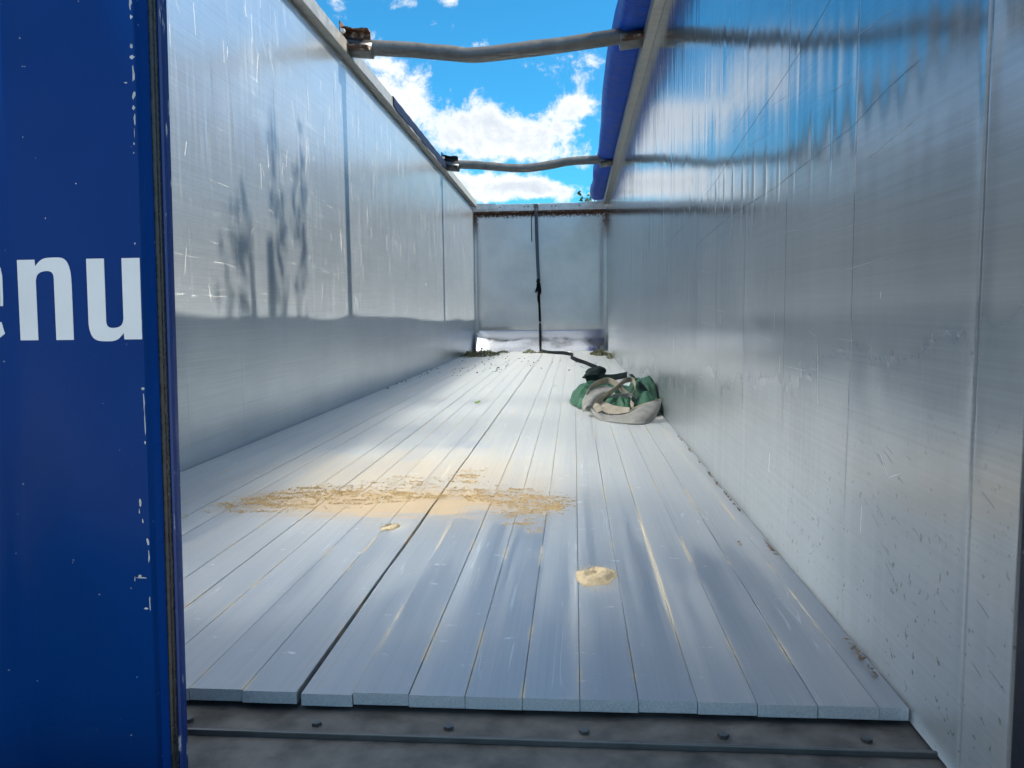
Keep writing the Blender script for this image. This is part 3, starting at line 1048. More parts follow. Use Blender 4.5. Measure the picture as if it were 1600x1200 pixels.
def chip(cx, cz, w, h):
    b = len(v)
    n = 9
    if cx > 1.185:
        cx -= 0.0055
        w *= rc.uniform(0.7, 1.5); h *= rc.uniform(0.6, 1.1)
    for i in range(n):
        a = 2 * math.pi * i / n
        rr = rc.uniform(0.45, 1.2)
        x = cx + math.cos(a) * w * rr
        yy = float(np.interp(x, [p_[0] for p_ in prof[12:18]], [p_[1] for p_ in prof[12:18]])) - 0.0005
        v.append((x, yy, cz + math.sin(a) * h * rr))
    f.append(tuple(range(b + n - 1, b - 1, -1)))


for cx, cz, w, h in [(1.199, 1.185, .0022, .012), (1.200, 1.165, .002, .006), (1.199, 1.125, .0024, .007), (1.199, 1.108, .0035, .004), (1.200, 1.085, .0015, .014), (1.200, 1.055, .0024, .012),
                     (1.199, 1.037, .0035, .007), (1.2, 1.02, .0016, .012), (1.199, 1.0, .001, .008), (1.188, 1.073, .0025, .0015), (1.198, .985, .0012, .004), (1.197, .972, .001, .002), (1.194, .84, .0015, .002),
                     (1.199, .787, .0016, .010), (1.198, .765, .0024, .012), (1.199, .745, .0014, .012), (1.200, .725, .001, .010), (1.199, .622, .0022, .003), (1.200, .60, .0013, .022), (1.2005, .57, .0012, .018), (1.2, .54, .001, .004),
                     (1.189, .447, .0032, .008), (1.187, .432, .0012, .01), (1.192, .418, .002, .004), (1.199, .385, .002, .012), (1.2, .36, .001, .012), (1.188, .327, .008, .0010), (1.179, .330, .0025, .0025), (1.1705, .325, .001, .004),
                     (1.199, .287, .0016, .016), (1.192, .278, .003, .002), (1.17, .69, .0006, .0006), (1.10, .93, .0012, .0012), (1.05, .88, .001, .0015), (1.02, 1.0, .0008, .0008), (1.13, .60, .0007, .0007)]:
    chip(cx, cz, w, h)
co = mesh_obj('paint_chips', v, f, M_CHIP, door)
co['kind'] = 'stuff'

# the leaf hangs a little out of true
for ch in door.children:
    for vv in ch.data.vertices:
        vv.co.x += 0.0225 * (vv.co.z - 0.70)

# ------------------------------------------------------------------ roof bows in their brackets
def bracket(name, xw, y, zc, side, L, H, Wd, mat, parent):
    """open steel channel that takes the end of a bow; its mouth faces the rear"""
    t = 0.008
    prof = [(-Wd / 2, H / 2), (Wd / 2, H / 2), (Wd / 2, -H / 2), (-Wd / 2 - 0.02, -H / 2), (-Wd / 2 - 0.02, -H / 2 + t * 2.2), (Wd / 2 - t, -H / 2 + t * 2.2), (Wd / 2 - t, H / 2 - t), (-Wd / 2, H / 2 - t)]
    bm = bmesh.new()
    rows = []
    for s in np.linspace(0, 1, 6):
        x = xw + side * (-1) * L * s
        rows.append([bm.verts.new((x, y + a, zc - 0.30 * L * s * 0.35 + b + (0.006 * math.sin(s * 9) if b > 0 else 0))) for a, b in prof])
    n = len(prof)
    for r0, r1 in zip(rows[:-1], rows[1:]):
        for i in range(n):
            bm.faces.new((r0[i], r0[(i + 1) % n], r1[(i + 1) % n], r1[i]))
    bm.faces.new(rows[0]); bm.faces.new(rows[-1])
    return bm_obj(name, bm, mat, parent)


def make_bow(y, path, rad, label, rustL, rustR):
    root = empty('roof_bow', (W / 2, y, 2.8))
    tag(root, label, 'roof bow', 'roof bows across the open top')
    off = Vector((-W / 2, -y, -2.8))
    pts = catmull([(x, y, z) for x, z in path], 8)
    dents = [(0.28, .10, 2.2), (0.40, .12, 1.4), (0.63, -.08, 1.9), (0.75, .07, 2.0)]
    def sq(t, an):
        s = 1.0
        for (tc, dp, ac) in dents:
            s -= dp * math.exp(-((t - tc) / 0.035) ** 2) * max(0, math.cos(an - ac))
        return s
    o = tube('bow_pipe', pts, rad, M_GALV, root, 18, sq); o.location = off
    # the ends sit in pressed channels bolted to the rails
    for side, mt in ((-1, rustL), (1, rustR)):
        xw = 0.0 if side < 0 else W
        z = path[0][1] if side < 0 else path[-1][1]
        b = bracket('bracket', xw + (0.025 if side < 0 else -0.025), y - 0.075, z + 0.02, side, 0.215, 0.15, 0.09, mt, root); b.location = off
        e = box('bracket_plate', (xw + 0.02 if side < 0 else xw - 0.030), (xw + 0.030 if side < 0 else xw - 0.02), y - 0.15, y + 0.08, z - 0.10, z + 0.13, mt, root, 0.003); e.location = off
        s = tube('saddle', [Vector((xw - side * 0.03, y, z - 0.030)), Vector((xw - side * 0.14, y, z - 0.045)), Vector((xw - side * 0.25, y, z - 0.055))], rad + 0.008, M_GALV, root, 16); s.location = off
        bm = bmesh.new()
        bmesh.ops.create_cone(bm, segments=10, radius1=0.020, radius2=0.016, depth=0.03, cap_ends=True, matrix=Matrix.Translation((xw - side * 0.048, y - 0.155, z + 0.05)) @ Matrix.Rotation(math.pi / 2, 4, 'X'))
        bb = bm_obj('bolt', bm, M_RAILF, root); bb.location = off
    return root


make_bow(6.45, [(0.04, 2.885), (0.208, 2.852), (0.545, 2.822), (0.854, 2.786), (1.085, 2.763), (1.365, 2.781), (1.619, 2.801), (1.87, 2.826), (2.17, 2.858), (2.42, 2.880)], 0.060,
         'nearer bent galvanised pipe across the open roof, with rusty end brackets', M_RUST, M_RUST)
make_bow(11.24, [(0.04, 2.81), (0.18, 2.795), (0.497, 2.776), (0.812, 2.744), (1.17, 2.717), (1.527, 2.752), (1.794, 2.795), (2.236, 2.810), (2.42, 2.82)], 0.058,
         'farther bent pipe across the open roof, just before the front wall', M_DARK, M_DARK)

# ------------------------------------------------------------------ rolled tarpaulin on the right rail
roll = empty('tarpaulin_roll', (W - 0.15, 8.0, 2.85))
tag(roll, 'long roll of blue tarpaulin lying along the right top rail', 'tarpaulin')
ny, na = 150, 30
verts, faces = [], []
for i in range(ny):
    y = 1.3 + (LEN - 0.02 - 1.3) * i / (ny - 1)
    rail = wall_top(y) + 0.113
    sag = 0.018 * math.sin(y * 1.35) + 0.010 * math.sin(y * 3.3 + 1)
    # pinched over the bows
    lift = 0.030 * math.exp(-((y - 6.45) / 0.25) ** 2) + 0.012 * math.exp(-((y - 11.24) / 0.25) ** 2)
    ra = 0.168 + 0.010 * math.sin(y * 0.9 + 1) + 0.008 * math.sin(y * 2.7)
    rb = 0.135
    xc = W - 0.125 + sag * 0.6
    zc = rail + rb - 0.016 + lift
    for j in range(na):
        an = 2 * math.pi * j / na
        wr = 1 + 0.055 * float(vnoise(np.array([y * 1.5 + j * 0.02]), np.array([j * 0.55]))[0]) + 0.015 * math.sin(3 * an + y * 2.1)
        x = xc + math.cos(an) * ra * wr
        z = zc + math.sin(an) * rb * wr
        # the free side hangs down inside the rail
        if math.cos(an) < -0.3 and math.sin(an) < 0.2:
            z -= 0.045 * (-math.cos(an)) * (1 - abs(math.sin(y * 0.655 - 1.1)) * 0.4)
        verts.append((x - (W - 0.15), y - 8.0, z - 2.85))
for i in range(ny - 1):
    for j in range(na):
        j2 = (j + 1) % na
        faces.append((i * na + j, (i + 1) * na + j, (i + 1) * na + j2, i * na + j2))
faces.append(tuple(range(na))); faces.append(tuple(range((ny - 1) * na, ny * na))[::-1])
mesh_obj('rolled_cloth', verts, faces, M_TARP, roll, True)
# strip of tarpaulin left on the other rail
strip = empty('tarpaulin_edge', (0.05, 9.2, 2.85))
tag(strip, 'narrow dark blue tarpaulin edge left on the left top rail', 'tarpaulin')
verts, faces = [], []
ys_ = np.linspace(7.9, 11.1, 60)
for i, y in enumerate(ys_):
    zr = wall_top(y) + 0.007
    dro = 0.010 + 0.008 * math.sin(y * 5.1) + 0.005 * math.sin(y * 13)
    ring = [(-0.02, 0.1085), (0.05, 0.113), (0.078, 0.110), (0.086, 0.09), (0.082, dro + .008), (0.076, dro + .008), (0.0755, 0.104), (-0.02, 0.107)]
    for (a, b) in ring:
        verts.append((a - 0.05 + 0.002 * math.sin(y * 17 + a * 60), y - 9.2, zr + b - 2.85))
for i in range(len(ys_) - 1):
    for j in range(8):
        j2 = (j + 1) % 8
        faces.append((i * 8 + j, i * 8 + j2, i * 8 + 8 + j2, i * 8 + 8 + j))
faces.append(tuple(range(8))[::-1]); faces.append(tuple((len(ys_) - 1) * 8 + j for j in range(8)))
mesh_obj('tarp_fold', verts, faces, M_TARPD, strip)

# ------------------------------------------------------------------ lashing strap on the front wall
strap = empty('lashing_strap', (1.2, LEN - 0.1, 2.6))
tag(strap, 'dark lashing strap hooked on the front beam, knotted and trailing to the floor', 'strap')
so = -Vector((1.2, LEN - 0.1, 2.6))
SP = lambda L_: [Vector(p) + so for p in L_]
yf = LEN - 0.15
ribbon('upper_webbing', catmull(SP([(1.165, yf, 2.50), (1.168, yf + .04, 2.2), (1.178, yf + .06, 1.8), (1.192, yf + .06, 1.42), (1.198, yf + 0.05, 1.30)]), 5), 0.060, M_STRAP, strap, (1, 0, 0), 0.006)
lo_pts = catmull(SP([(1.198, yf + .04, 1.30), (1.202, yf + .05, 1.0), (1.215, yf + .06, 0.6), (1.225, yf - .15, 0.30), (1.24, yf - .38, 0.06), (1.26, yf - .48, 0.022)]), 6)
tube('lower_rope', lo_pts, 0.021, M_BLACK, strap, 8)
fl = catmull(SP([(1.26, yf - .48, 0.022), (1.36, 13.75, 0.02), (1.47, 13.5, 0.02), (1.66, 13.2, 0.03), (1.82, 12.75, 0.02), (1.80, 12.2, 0.02), (1.87, 11.4, 0.03), (1.98, 10.9, 0.02), (2.05, 10.4, 0.02), (2.12, 9.7, 0.03), (2.11, 9.1, 0.03)]), 6)
ribbon('floor_webbing', fl, 0.055, M_BLACK, strap, (0.25, 0.2, 1.0), 0.012)
kn = catmull(SP([(1.20, yf - .01, 1.33), (1.17, yf - .03, 1.27), (1.215, yf - .05, 1.24), (1.235, yf - .04, 1.10), (1.215, yf - .03, 1.04), (1.19, yf - .03, 1.12), (1.18, yf - .04, 1.22), (1.215, yf - .05, 1.30), (1.165, yf - .03, 1.13), (1.145, yf - .02, 1.07)]), 6)
tube('knot', kn, 0.017, M_BLACK, strap, 7)
tube('knot_tail', catmull(SP([(1.20, yf - .03, 1.05), (1.185, yf - .03, 0.98), (1.19, yf - .02, 0.88)]), 5), lambda t: 0.018 * (1 - 0.6 * t), M_BLACK, strap, 7)
tube('hook', catmull(SP([(1.165, yf - .005, 2.50), (1.145, yf - .005, 2.57), (1.16, yf - .01, 2.655), (1.195, yf - .01, 2.66), (1.20, yf - .005, 2.60), (1.17, yf - .005, 2.52)]), 6), 0.011, M_GALV, strap, 8)
b = box('hook_plate', 1.12, 1.20, yf - .015, yf + .018, 2.60, 2.675, M_GALV, strap, 0.006); b.location = so
tube('thin_cord', catmull(SP([(1.14, yf, 2.56), (1.082, yf + .02, 2.44), (1.075, yf + .06, 2.2), (1.078, yf + .07, 2.0)]), 5), 0.007, M_BLACK, strap, 6)

# ------------------------------------------------------------------ heap of folded tarpaulin on the floor
heap = empty('folded_tarpaulin', (2.15, 5.9, 0.0))
tag(heap, 'crumpled green tarpaulin with cream canvas edges heaped on the planks by the right wall', 'tarpaulin')
ho = -Vector((2.15, 5.9, 0.0))


def heap_h(x, y):
    """height of the green cloth"""
    h = np.zeros_like(x)
    for (xc, yc, rx, ry, hh) in [(1.98, 6.35, .17, .55, .15), (2.15, 6.3, .20, .5, .15), (2.36, 6.0, .13, .38, .235), (2.20, 5.65, .18, .24, .115), (2.34, 5.65, .14, .24, .15), (2.10, 6.75, .26, .35, .13), (2.02, 5.95, .15, .3, .12)]:
        d = ((x - xc) / rx) ** 2 + ((y - yc) / ry) ** 2
        h = np.maximum(h, hh * np.clip(1 - d, 0, 1) ** 0.55)
    fold = np.abs(fbm(x * 7 + y * 1.5, y * 3.0 - x * 4, 4) - 0.5) * 2
    fold2 = np.abs(fbm(x * 15 + 3, y * 9 + x * 5, 3) - 0.5) * 2
    return np.where(h > 0.001, h * (1.08 - 0.55 * fold ** 0.8) + 0.022 * (0.5 - fold2) * np.clip(h / 0.08, 0, 1), 0)


gx = np.linspace(1.80, 2.452, 96); gy = np.linspace(5.30, 7.2, 150)
GX, GY = np.meshgrid(gx, gy)
H_ = heap_h(GX, GY)
verts, faces, vid = [], [], -np.ones(GX.shape, int)
keep = H_ > 0.012
for j in range(GX.shape[0] - 1):
    for i in range(GX.shape[1] - 1):
        cs = [(j, i), (j, i + 1), (j + 1, i + 1), (j + 1, i)]
        if sum(keep[c] for c in cs) >= 2:
            ids = []
            for c in cs:
                if vid[c] < 0:
                    vid[c] = len(verts)
                    verts.append((GX[c] - 2.15, GY[c] - 5.9, max(H_[c], 0.003)))
                ids.append(int(vid[c]))
            faces.append(tuple(ids))
gc = mesh_obj('green_cloth', verts, faces, M_GREEN, heap, True)


def sheet(name, rows, mat, thick=0.004, n=7, m=8, crinkle=0.006):
    """cloth lofted between polylines (each row: list of world points)"""
    R = [catmull([Vector(p) + ho for p in r], n) for r in rows]
    L = len(R[0])
    out = []
    for i in range(L):
        col = catmull([r[i] for r in R], m)
        out.append(col)
    K = len(out[0])
    verts = []
    for i in range(L):
        for j in range(K):
            p = out[i][j].copy()
            nz_ = float(fbm(np.array([i * 0.23 + 7]), np.array([j * 0.35 + 3]), 3)[0]) - 0.5
            p += Vector((0.4, -1.0, 0.5)) * crinkle * nz_ * 2
            p.z = max(p.z, 0.002)
            verts.append(p)
    faces = [(i * K + j, i * K + j + 1, (i + 1) * K + j + 1, (i + 1) * K + j) for i in range(L - 1) for j in range(K - 1)]
    o = mesh_obj(name, verts, faces, mat, heap, True)
    md = o.modifiers.new('thickness', 'SOLIDIFY'); md.thickness = thick; md.offset = 0
    return o


# big flap across the front, its shade put into the grey, its right end standing up
sheet('front_flap', [
    [(1.935, 5.50, .055), (2.01, 5.27, .004), (2.10, 5.14, .004), (2.20, 5.07, .003), (2.28, 5.06, .003), (2.345, 5.12, .012), (2.39, 5.28, .035)],
    [(1.945, 5.47, .070), (2.03, 5.30, .022), (2.12, 5.20, .020), (2.205, 5.13, .035), (2.285, 5.12, .055), (2.355, 5.17, .070), (2.415, 5.30, .085)],
    [(1.955, 5.52, .075), (2.045, 5.38, .030), (2.13, 5.30, .030), (2.205, 5.22, .055), (2.285, 5.27, .098), (2.365, 5.32, .116), (2.440, 5.38, .128)]], M_CANVAS_SHADE)
# cream inner hem folded over the front
sheet('cream_hem', [
    [(1.965, 5.55, .078), (2.05, 5.40, .036), (2.135, 5.32, .034), (2.205, 5.235, .057)],
    [(1.985, 5.58, .092), (2.065, 5.45, .060), (2.14, 5.37, .052), (2.215, 5.30, .064)],
    [(2.02, 5.62, .108), (2.08, 5.51, .085), (2.15, 5.43, .072), (2.222, 5.36, .072)]], M_CREAM)
rimp = catmull([Vector(p) + ho for p in [(2.205, 5.22, .056), (2.235, 5.24, .080), (2.285, 5.27, .100), (2.365, 5.32, .118), (2.440, 5.38, .130)]], 6)
tube('flap_rim', rimp, 0.006, M_CREAM, heap, 7)
# left turned-over band
sheet('turned_band', [
    [(1.905, 5.47, .030), (1.902, 5.53, .090), (1.935, 5.68, .140), (2.00, 5.86, .160), (2.08, 5.98, .165), (2.13, 5.93, .150)],
    [(1.915, 5.43, .040), (1.930, 5.45, .085), (1.985, 5.58, .125), (2.045, 5.72, .140), (2.10, 5.80, .145), (2.14, 5.78, .135)],
    [(1.960, 5.45, .060), (1.975, 5.46, .075), (2.02, 5.58, .095), (2.06, 5.68, .110), (2.105, 5.72, .115), (2.14, 5.70, .110)]], M_CANVAS_SHADE)


def loop(name, pts, w, mat, up=(0.1, -0.3, 1)):
    return ribbon(name, catmull([Vector(p) + ho for p in pts], 7), w, mat, heap, up, 0.0035)


loop('webbing_loop', [(1.93, 5.62, .12), (1.965, 5.80, .165), (2.03, 5.92, .195), (2.10, 5.96, .205), (2.16, 5.85, .185), (2.20, 5.70, .150), (2.225, 5.60, .13)], 0.045, M_CREAM)
loop('webbing_loop', [(1.985, 5.50, .075), (2.03, 5.55, .115), (2.10, 5.62, .150), (2.165, 5.75, .185), (2.225, 5.86, .215), (2.275, 5.86, .215), (2.285, 5.75, .175), (2.255, 5.60, .130), (2.235, 5.50, .095), (2.25, 5.42, .075)], 0.042, M_CREAM)
loop('webbing_loop', [(2.12, 5.62, .125), (2.18, 5.60, .128), (2.235, 5.58, .135), (2.26, 5.54, .12)], 0.032, M_CANVAS_SHADE)
loop('webbing_end', [(1.985, 5.50, .085), (1.995, 5.44, .072), (2.02, 5.36, .045)], 0.045, M_CREAM, (1, 0, .3))
loop('dark_strap', [(2.30, 6.40, .215), (2.315, 6.15, .20), (2.335, 5.90, .185), (2.35, 5.72, .165), (2.36, 5.62, .14)], 0.026, M_BLACK, (1, 0.1, .1))
loop('dark_fold', [(1.94, 6.55, .165), (2.06, 6.65, .170), (2.17, 6.60, .175), (2.28, 6.55, .20)], 0.055, M_DARKC, (0, .6, 1))

# small dark bundle behind the heap
bun = empty('dark_bundle', (2.07, 8.6, 0))
tag(bun, 'small dark green cloth bundle lying behind the heaped tarpaulin', 'cloth bundle')
bmn = bmesh.new()
bmesh.ops.create_icosphere(bmn, subdivisions=4, radius=1.0)
for v_ in bmn.verts:
    c = v_.co
    nn = float(fbm(np.array([c.x * 2.2 + c.z * 1.3 + 5]), np.array([c.y * 2.2 + 3 + c.z]), 4)[0])
    s = 0.75 + 0.6 * nn
    c.x *= 0.105 * s; c.y *= 0.22 * s; c.z = max(c.z * 0.075 * s + 0.045 + 0.25 * c.x, 0.002)
bm_obj('bundled_cloth', bmn, M_DARKC, bun, True)
pts = catmull([(-.13, -.1, .015), (-.06, -.2, .03), (.03, -.22, .03), (.11, -.12, .04)], 6)
tube('cord', pts, 0.012, M_BLACK, bun, 7)

# ------------------------------------------------------------------ sand on the planks
poly = [(0.43, 2.83), (0.62, 2.72), (0.78, 2.78), (0.95, 2.80), (1.12, 2.92), (1.22, 3.00), (1.35, 3.04), (1.48, 2.98), (1.55, 2.86), (1.60, 2.60), (1.66, 2.62), (1.70, 2.54), (1.77, 2.56), (1.78, 2.72), (1.83, 2.85), (1.83, 3.08),
        (1.74, 3.25), (1.55, 3.30), (1.45, 3.40), (1.42, 3.62), (1.33, 3.64), (1.27, 3.42), (1.05, 3.45), (0.9, 3.30), (0.70, 3.28), (0.55, 3.10)]
gx = np.linspace(0.38, 1.90, 330); gy = np.linspace(2.45, 4.1, 330)
GX, GY = np.meshgrid(gx, gy)
inside = np.zeros(GX.shape, bool); dist = np.full(GX.shape, 9.0)
for (x0, y0), (x1, y1) in zip(poly, poly[1:] + poly[:1]):
    cond = ((y0 > GY) != (y1 > GY)) & (GX < (x1 - x0) * (GY - y0) / (y1 - y0 + 1e-9) + x0)
    inside ^= cond
    t = np.clip(((GX - x0) * (x1 - x0) + (GY - y0) * (y1 - y0)) / ((x1 - x0) ** 2 + (y1 - y0) ** 2), 0, 1)
    dist = np.minimum(dist, np.hypot(GX - x0 - t * (x1 - x0), GY - y0 - t * (y1 - y0)))
sd_ = np.where(inside, dist, -dist)
nn = fbm(GX * 13 + 3, GY * 30 + 1, 5)
n2 = fbm(GX * 5 + 13, GY * 44 + 1, 4)
n3 = fbm(GX * 90 + 13, GY * 90 + 1, 2)
core = np.exp(-((GY - (2.90 + 0.12 * np.sin((GX - .4) * 2.2))) / 0.13) ** 2)
score = np.clip(sd_ / 0.05, -1, 1) * 0.30 + (nn - 0.5) * 1.3 + (n2 - 0.5) * 0.55 + 0.30 * core - 0.36 + (n3 - .5) * 1.3
score = np.where(sd_ < -0.02, -1, score)
prob = np.clip(score * 1.6 + 0.08, 0, 1) ** 1.2
prob = np.where(sd_ < -0.02, 0, prob)
pick = rng.choice(prob.size, size=19000, p=(prob / prob.sum()).ravel())
px_ = GX.ravel()[pick] + rng.uniform(-.004, .004, 19000)
py_ = GY.ravel()[pick] + rng.uniform(-.004, .004, 19000)
sz = rng.uniform(0.0009, 0.0022, 19000) * (0.7 + 0.5 * prob.ravel()[pick])
an = rng.uniform(0, 6.28, 19000)
lift = rng.random(19000) ** 3 * 0.004 * prob.ravel()[pick]
tet = np.zeros((19000, 4, 3))
for c_ in range(3):
    a = an + c_ * 2.094 + rng.uniform(-.5, .5, 19000)
    tet[:, c_] = np.stack([px_ + np.cos(a) * sz * 1.5, py_ + np.sin(a) * sz * 1.5, 0.0012 + lift], 1)
tet[:, 3] = np.stack([px_, py_, 0.0012 + lift + sz * 1.1], 1)
verts = tet.reshape(-1, 3)
faces = []
for i in range(19000):
    b = 4 * i
    faces += [(b, b + 1, b + 3), (b + 1, b + 2, b + 3), (b + 2, b, b + 3)]
so_ = mesh_obj('sand', verts, faces, M_SAND)
tag(so_, 'ochre sand smeared in a wide streak across the middle of the plank floor', 'sand', kind='stuff')


def sand_heap(loc, rx, ry, h, crater, label):
    verts, faces = [], []
    n, m = 14, 28
    for i in range(n + 1):
        r = i / n
        for j in range(m):
            a = 2 * math.pi * j / m
            wob = 1 + 0.16 * math.sin(2 * a + 1) + 0.07 * math.sin(5 * a) + 0.05 * math.sin(9 * a + 2) + 0.04 * math.sin(13 * a)
            x = rx * r * math.cos(a) * wob; y = ry * r * math.sin(a) * wob
            z = h * (math.cos(r * math.pi) * 0.5 + 0.5)
            if crater:
                cx, cy = (x + 0.012) / (rx * .62), (y - 0.01) / (ry * .42)
                z -= h * 0.95 * math.exp(-(cx * cx + (cy - .35 * cx) ** 2) * 2.2)
                z += h * 0.35 * math.exp(-((r - .6) / .2) ** 2)
            z += h * 0.30 * (random.random() - .5) * (1 - r * .6)
            verts.append((x, y, max(z, 0.0) + 0.0012))
    for i in range(n):
        for j in range(m):
            j2 = (j + 1) % m
            faces.append((i * m + j, i * m + j2, (i + 1) * m + j2, (i + 1) * m + j))
    for _ in range(900):                      # loose grains on and around the heap
        a = random.uniform(0, 6.28); q = abs(random.gauss(0.75, .32))
        x, y = rx * q * math.cos(a), ry * q * math.sin(a)
        z = 0.001 + max(0, h * 0.55 * (1 - q)) + random.uniform(0, .003)
        g = random.uniform(.0007, .0018)
        b = len(verts)
        for t in range(3):
            verts.append((x + g * math.cos(t * 2.09 + a), y + g * 1.4 * math.sin(t * 2.09 + a), z))
        verts.append((x, y, z + g * 1.2))
        faces += [(b, b + 1, b + 3), (b + 1, b + 2, b + 3), (b + 2, b, b + 3)]
    o = mesh_obj('sand_heap', verts, faces, M_HEAP, None, False)
    o.data.polygons.foreach_set('use_smooth', [i < n * m for i in range(len(faces))])
    o.location = loc
    tag(o, label, 'sand heap', 'little sand heaps on the planks')


M_HEAP = simple('pale sand', (0.48, 0.37, 0.23), 0.95, 0, 0.22, 60, 0.004)
sand_heap((1.902, 2.135, 0.0), 0.050, 0.088, 0.017, True, 'small pale sand heap with a hollow on a plank near the rear')
sand_heap((1.215, 2.610, -0.003), 0.034, 0.060, 0.011, True, 'tiny pale sand heap beside the open plank joint')


# ------------------------------------------------------------------ leaves and crumbs
def leaf_patch(name, label, spots, mat, cat, s0, s1, tall=0.05, seed=1, kind='stuff'):
    rr = random.Random(seed)
    v, f = [], []
    for (cx, cy, rx, ry, n, hh) in spots:
        for _ in range(n):
            a = rr.uniform(0, 6.28); q = math.sqrt(rr.random())
            x = cx + rx * q * math.cos(a); y = cy + ry * q * math.sin(a)
            x = min(max(x, 0.02), W - 0.02)
            z = 0.004 + hh * (1 - q) * rr.random()
            s = rr.uniform(s0, s1)
            E = Euler((rr.uniform(-.7, .7), rr.uniform(-.7, .7), rr.uniform(0, 6.28))).to_matrix()
            b = len(v)
            for (px, py, pz) in ((-1, 0, 0), (-.3, -.42, .12), (.5, -.34, .1), (1, 0, .25), (.5, .34, .1), (-.3, .42, .12)):
                p = E @ Vector((px * s, py * s, pz * s)) + Vector((x, y, z))
                p.z = max(p.z, 0.0015)
                v.append(p)
            f.append((b, b + 1, b + 2, b + 3)); f.append((b, b + 3, b + 4, b + 5))
    o = mesh_obj(name, v, f, mat)
    tag(o, label, cat, kind=kind)
    return o


leaf_patch('leaf_litter', 'green and brown leaf litter in the left front corner of the floor', [(0.30, 13.2, .30, .55, 500, .14), (0.12, 13.0, .14, .6, 160, .10), (0.60, 13.9, .12, .25, 50, .05)], M_LITTER, 'leaf litter', .014, .040, seed=2)
leaf_patch('leaf_litter', 'small tuft of leaf litter left of the trailing strap at the front wall', [(1.06, 13.8, .12, .2, 90, .09), (1.36, 13.7, .16, .15, 60, .05)], M_LITTER, 'leaf litter', .014, .036, seed=3)
leaf_patch('leaf_litter', 'dark leaf litter in the right front corner of the floor', [(2.26, 13.2, .15, .5, 260, .13), (2.40, 12.6, .06, .9, 90, .06)], M_LITTER, 'leaf litter', .014, .040, seed=4)
leaf_patch('twig_crumbs', 'dry brown crumbs lying in the joint along the right wall', [(2.448, y, .012, .09, n, .006) for y, n in ((1.62, 10), (1.66, 10), (2.42, 26), (2.9, 14), (3.1, 26), (3.3, 24), (3.5, 20), (3.75, 14), (4.1, 18), (4.5, 12), (10, 8))] + [(2.36, 2.46, .006, .02, 4, .004)], M_CRUMB, 'crumbs', .003, .009, seed=5)
leaf_patch('leaf_crumbs', 'scattered dark leaf bits on the far left half of the floor', [(0.75, 11.2, .6, 1.9, 60, .01), (0.55, 9.6, .35, .8, 14, .01), (1.8, 10.5, .5, 1.6, 18, .01), (0.08, 9, .05, 2.4, 20, .01)], M_BLACK, 'leaf bits', .010, .022, seed=6)


def fresh_leaf(x, y, s, label):
    v = []
    for (px, py, pz) in ((-1, 0, 0), (-.3, -.5, .25), (.5, -.4, .2), (1, 0, .5), (.5, .4, .3), (-.3, .5, .3)):
        v.append((px * s, py * s, pz * s + 0.003))
    o = mesh_obj('fallen_leaf', v, [(0, 1, 2, 3), (0, 3, 4, 5)], M_FRESH)
    o.location = (x, y, 0.002); o.rotation_euler = (0, 0, x * 7)
    tag(o, label, 'leaf', 'single green leaves on the floor')


fresh_leaf(1.075, 6.22, .040, 'bright green leaf lying in the middle of the floor beyond the sand')
fresh_leaf(0.432, 2.72, .010, 'small yellow green leaf on the planks beside the blue door edge')
fresh_leaf(1.66, 7.6, .022, 'tiny green leaf on the planks left of the heaped tarpaulin')

# ------------------------------------------------------------------ hedge along the far side of the yard, behind the photographer
rr_ = random.Random(77)
v, f = [], []
for i in range(9000):
    x = rr_.uniform(-45, 45)
    top = 3.0 + 1.1 * math.sin(x * .35) + 0.6 * math.sin(x * 1.1 + 1)
    p = Vector((x, -42 + rr_.uniform(-1.5, 1.5), -1.25 + top * rr_.random() ** .7))
    q = rr_.uniform(.15, .32)
    E = Euler((rr_.uniform(-1.5, 1.5), rr_.uniform(-1.5, 1.5), rr_.uniform(0, 6.28))).to_matrix()
    b = len(v)
    for px, py in ((-1, 0), (0, -.6), (1, 0), (0, .6)):
        v.append(p + E @ Vector((px * q, py * q, 0)))
    f.append((b, b + 1, b + 2, b + 3))
tag(mesh_obj('hedge', v, f, M_LEAF), 'dark green hedge along the yard behind the photographer', 'hedge', kind='stuff')

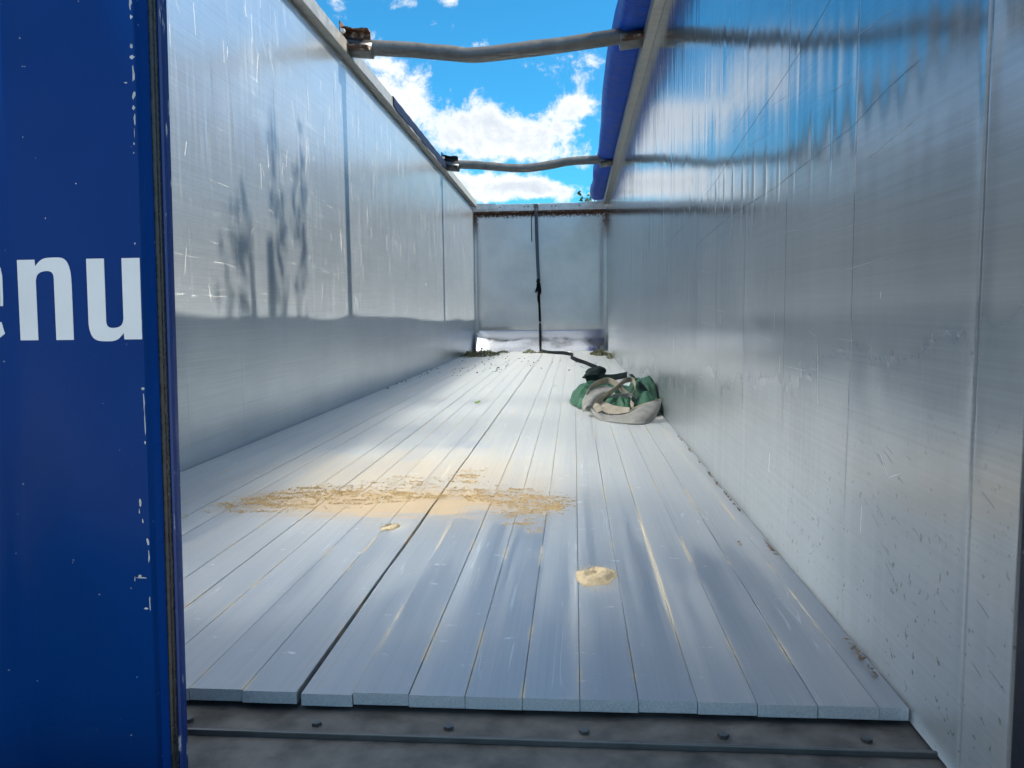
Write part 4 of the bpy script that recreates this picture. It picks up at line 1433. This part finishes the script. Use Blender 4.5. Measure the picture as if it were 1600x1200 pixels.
# ------------------------------------------------------------------ trees outside
def tree(name, loc, trunk_h, crown, n, ls, label, mat, seed, limbs=7, columns=None):
    rr = random.Random(seed)
    root = empty(name, loc)
    tag(root, label, 'tree')
    cx, cy, cz, rx, ry, rz = crown
    pts = catmull([(0, 0, 0), (.05, .05, trunk_h * .4), (-.05, 0, trunk_h * .75), (cx * .6, cy * .6, cz)], 6)
    tube('trunk', pts, lambda t: 0.20 * (1 - .7 * t), M_BARK, root, 9)
    clumps = []
    for i in range(limbs * 4):
        a = rr.uniform(0, 6.28); u = rr.uniform(-1, 1); q = rr.uniform(.35, 1) ** .6
        s = math.sqrt(1 - u * u)
        clumps.append(Vector((cx + rx * q * s * math.cos(a), cy + ry * q * s * math.sin(a), cz + rz * q * u)))
    for i in range(limbs):
        c = clumps[i]
        b0 = Vector((0, 0, trunk_h * rr.uniform(.55, .95)))
        tube('limb', catmull([b0, (b0 + c) / 2 + Vector((0, 0, .25)), c], 5), lambda t: 0.07 * (1 - .8 * t), M_BARK, root, 6)
    v, f = [], []
    for _ in range(n):
        c = rr.choice(clumps)
        p = c + Vector((rr.gauss(0, rx * .20), rr.gauss(0, ry * .20), rr.gauss(0, rz * .17)))
        if columns:
            q = rr.choice(columns)
            p = Vector((rr.gauss(0, .15), q[0] + rr.gauss(0, q[1] * .55), q[2] + rr.uniform(-1, 1) * q[3]))
        s = ls * rr.uniform(.6, 1.3)
        E = Euler((rr.uniform(-1, 1), rr.uniform(-1, 1), rr.uniform(0, 6.28))).to_matrix()
        b = len(v)
        for (px, py) in ((-1, 0), (0, -.5), (1, 0), (0, .5)):
            v.append(p + E @ Vector((px * s, py * s, 0.12 * s * abs(py))))
        f.append((b, b + 1, b + 2, b + 3))
    o = mesh_obj('crown', v, f, mat, root)
    o['kind'] = 'stuff'
    return root


tree('broadleaf_tree', (5.7, 41.0, -1.25), 6.4, (0, 0, 7.4, 2.3, 2.4, 2.5), 14000, .15, 'leafy green tree far beyond the front of the trailer, seen mirrored in the left wall', M_LEAF, 31)
tree('slender_tree', (6.0, 4.75, -1.25), 6.2, (0, 0, 8.9, .3, 0.6, .5), 360, .05, 'slender upright tree beside the trailer whose twigs shade the left wall', M_LEAF, 37, limbs=3, columns=[(-.60, .10, 8.55, .45), (-.42, .09, 8.6, .4), (.12, .07, 9.0, .75), (.22, .06, 8.7, .5), (.50, .09, 8.85, .55), (.62, .05, 9.1, .5)])

# shrub with one leafy tip looking over the front wall by the tarpaulin roll
sh = empty('climbing_shrub', (2.30, 15.9, -1.25))
tag(sh, 'leafy green twig peeking over the front wall beside the blue tarpaulin roll', 'shrub')
stem = catmull([(0.25, .1, 0), (.2, .05, 1.6), (.08, 0, 3.0), (.0, 0, 3.8), (-.08, 0, 4.02), (-.20, 0, 4.16), (-.30, 0, 4.20)], 6)
tube('stem', stem, lambda t: 0.022 * (1 - .8 * t), M_BARK, sh, 6)
rs = random.Random(8)
for i in range(26):
    t = rs.uniform(.62, 1.0)
    p = Vector(stem[int(t * (len(stem) - 1))])
    s = rs.uniform(.035, .065)
    c = p + Vector((rs.uniform(-.10, .10), rs.uniform(-.08, .08), rs.uniform(-.09, .10)))
    E = Euler((rs.uniform(.5, 1.7), rs.uniform(-.8, .8), rs.uniform(0, 6.28))).to_matrix()
    v = [c + E @ Vector((px * s, py * s, pz * s)) for px, py, pz in ((-1, 0, 0), (-.2, -.55, .12), (.5, -.4, .1), (1.1, 0, 0), (.5, .4, .1), (-.2, .55, .12))]
    mesh_obj('leaf', v, [(0, 1, 2, 3), (0, 3, 4, 5)], M_SPRIG, sh)
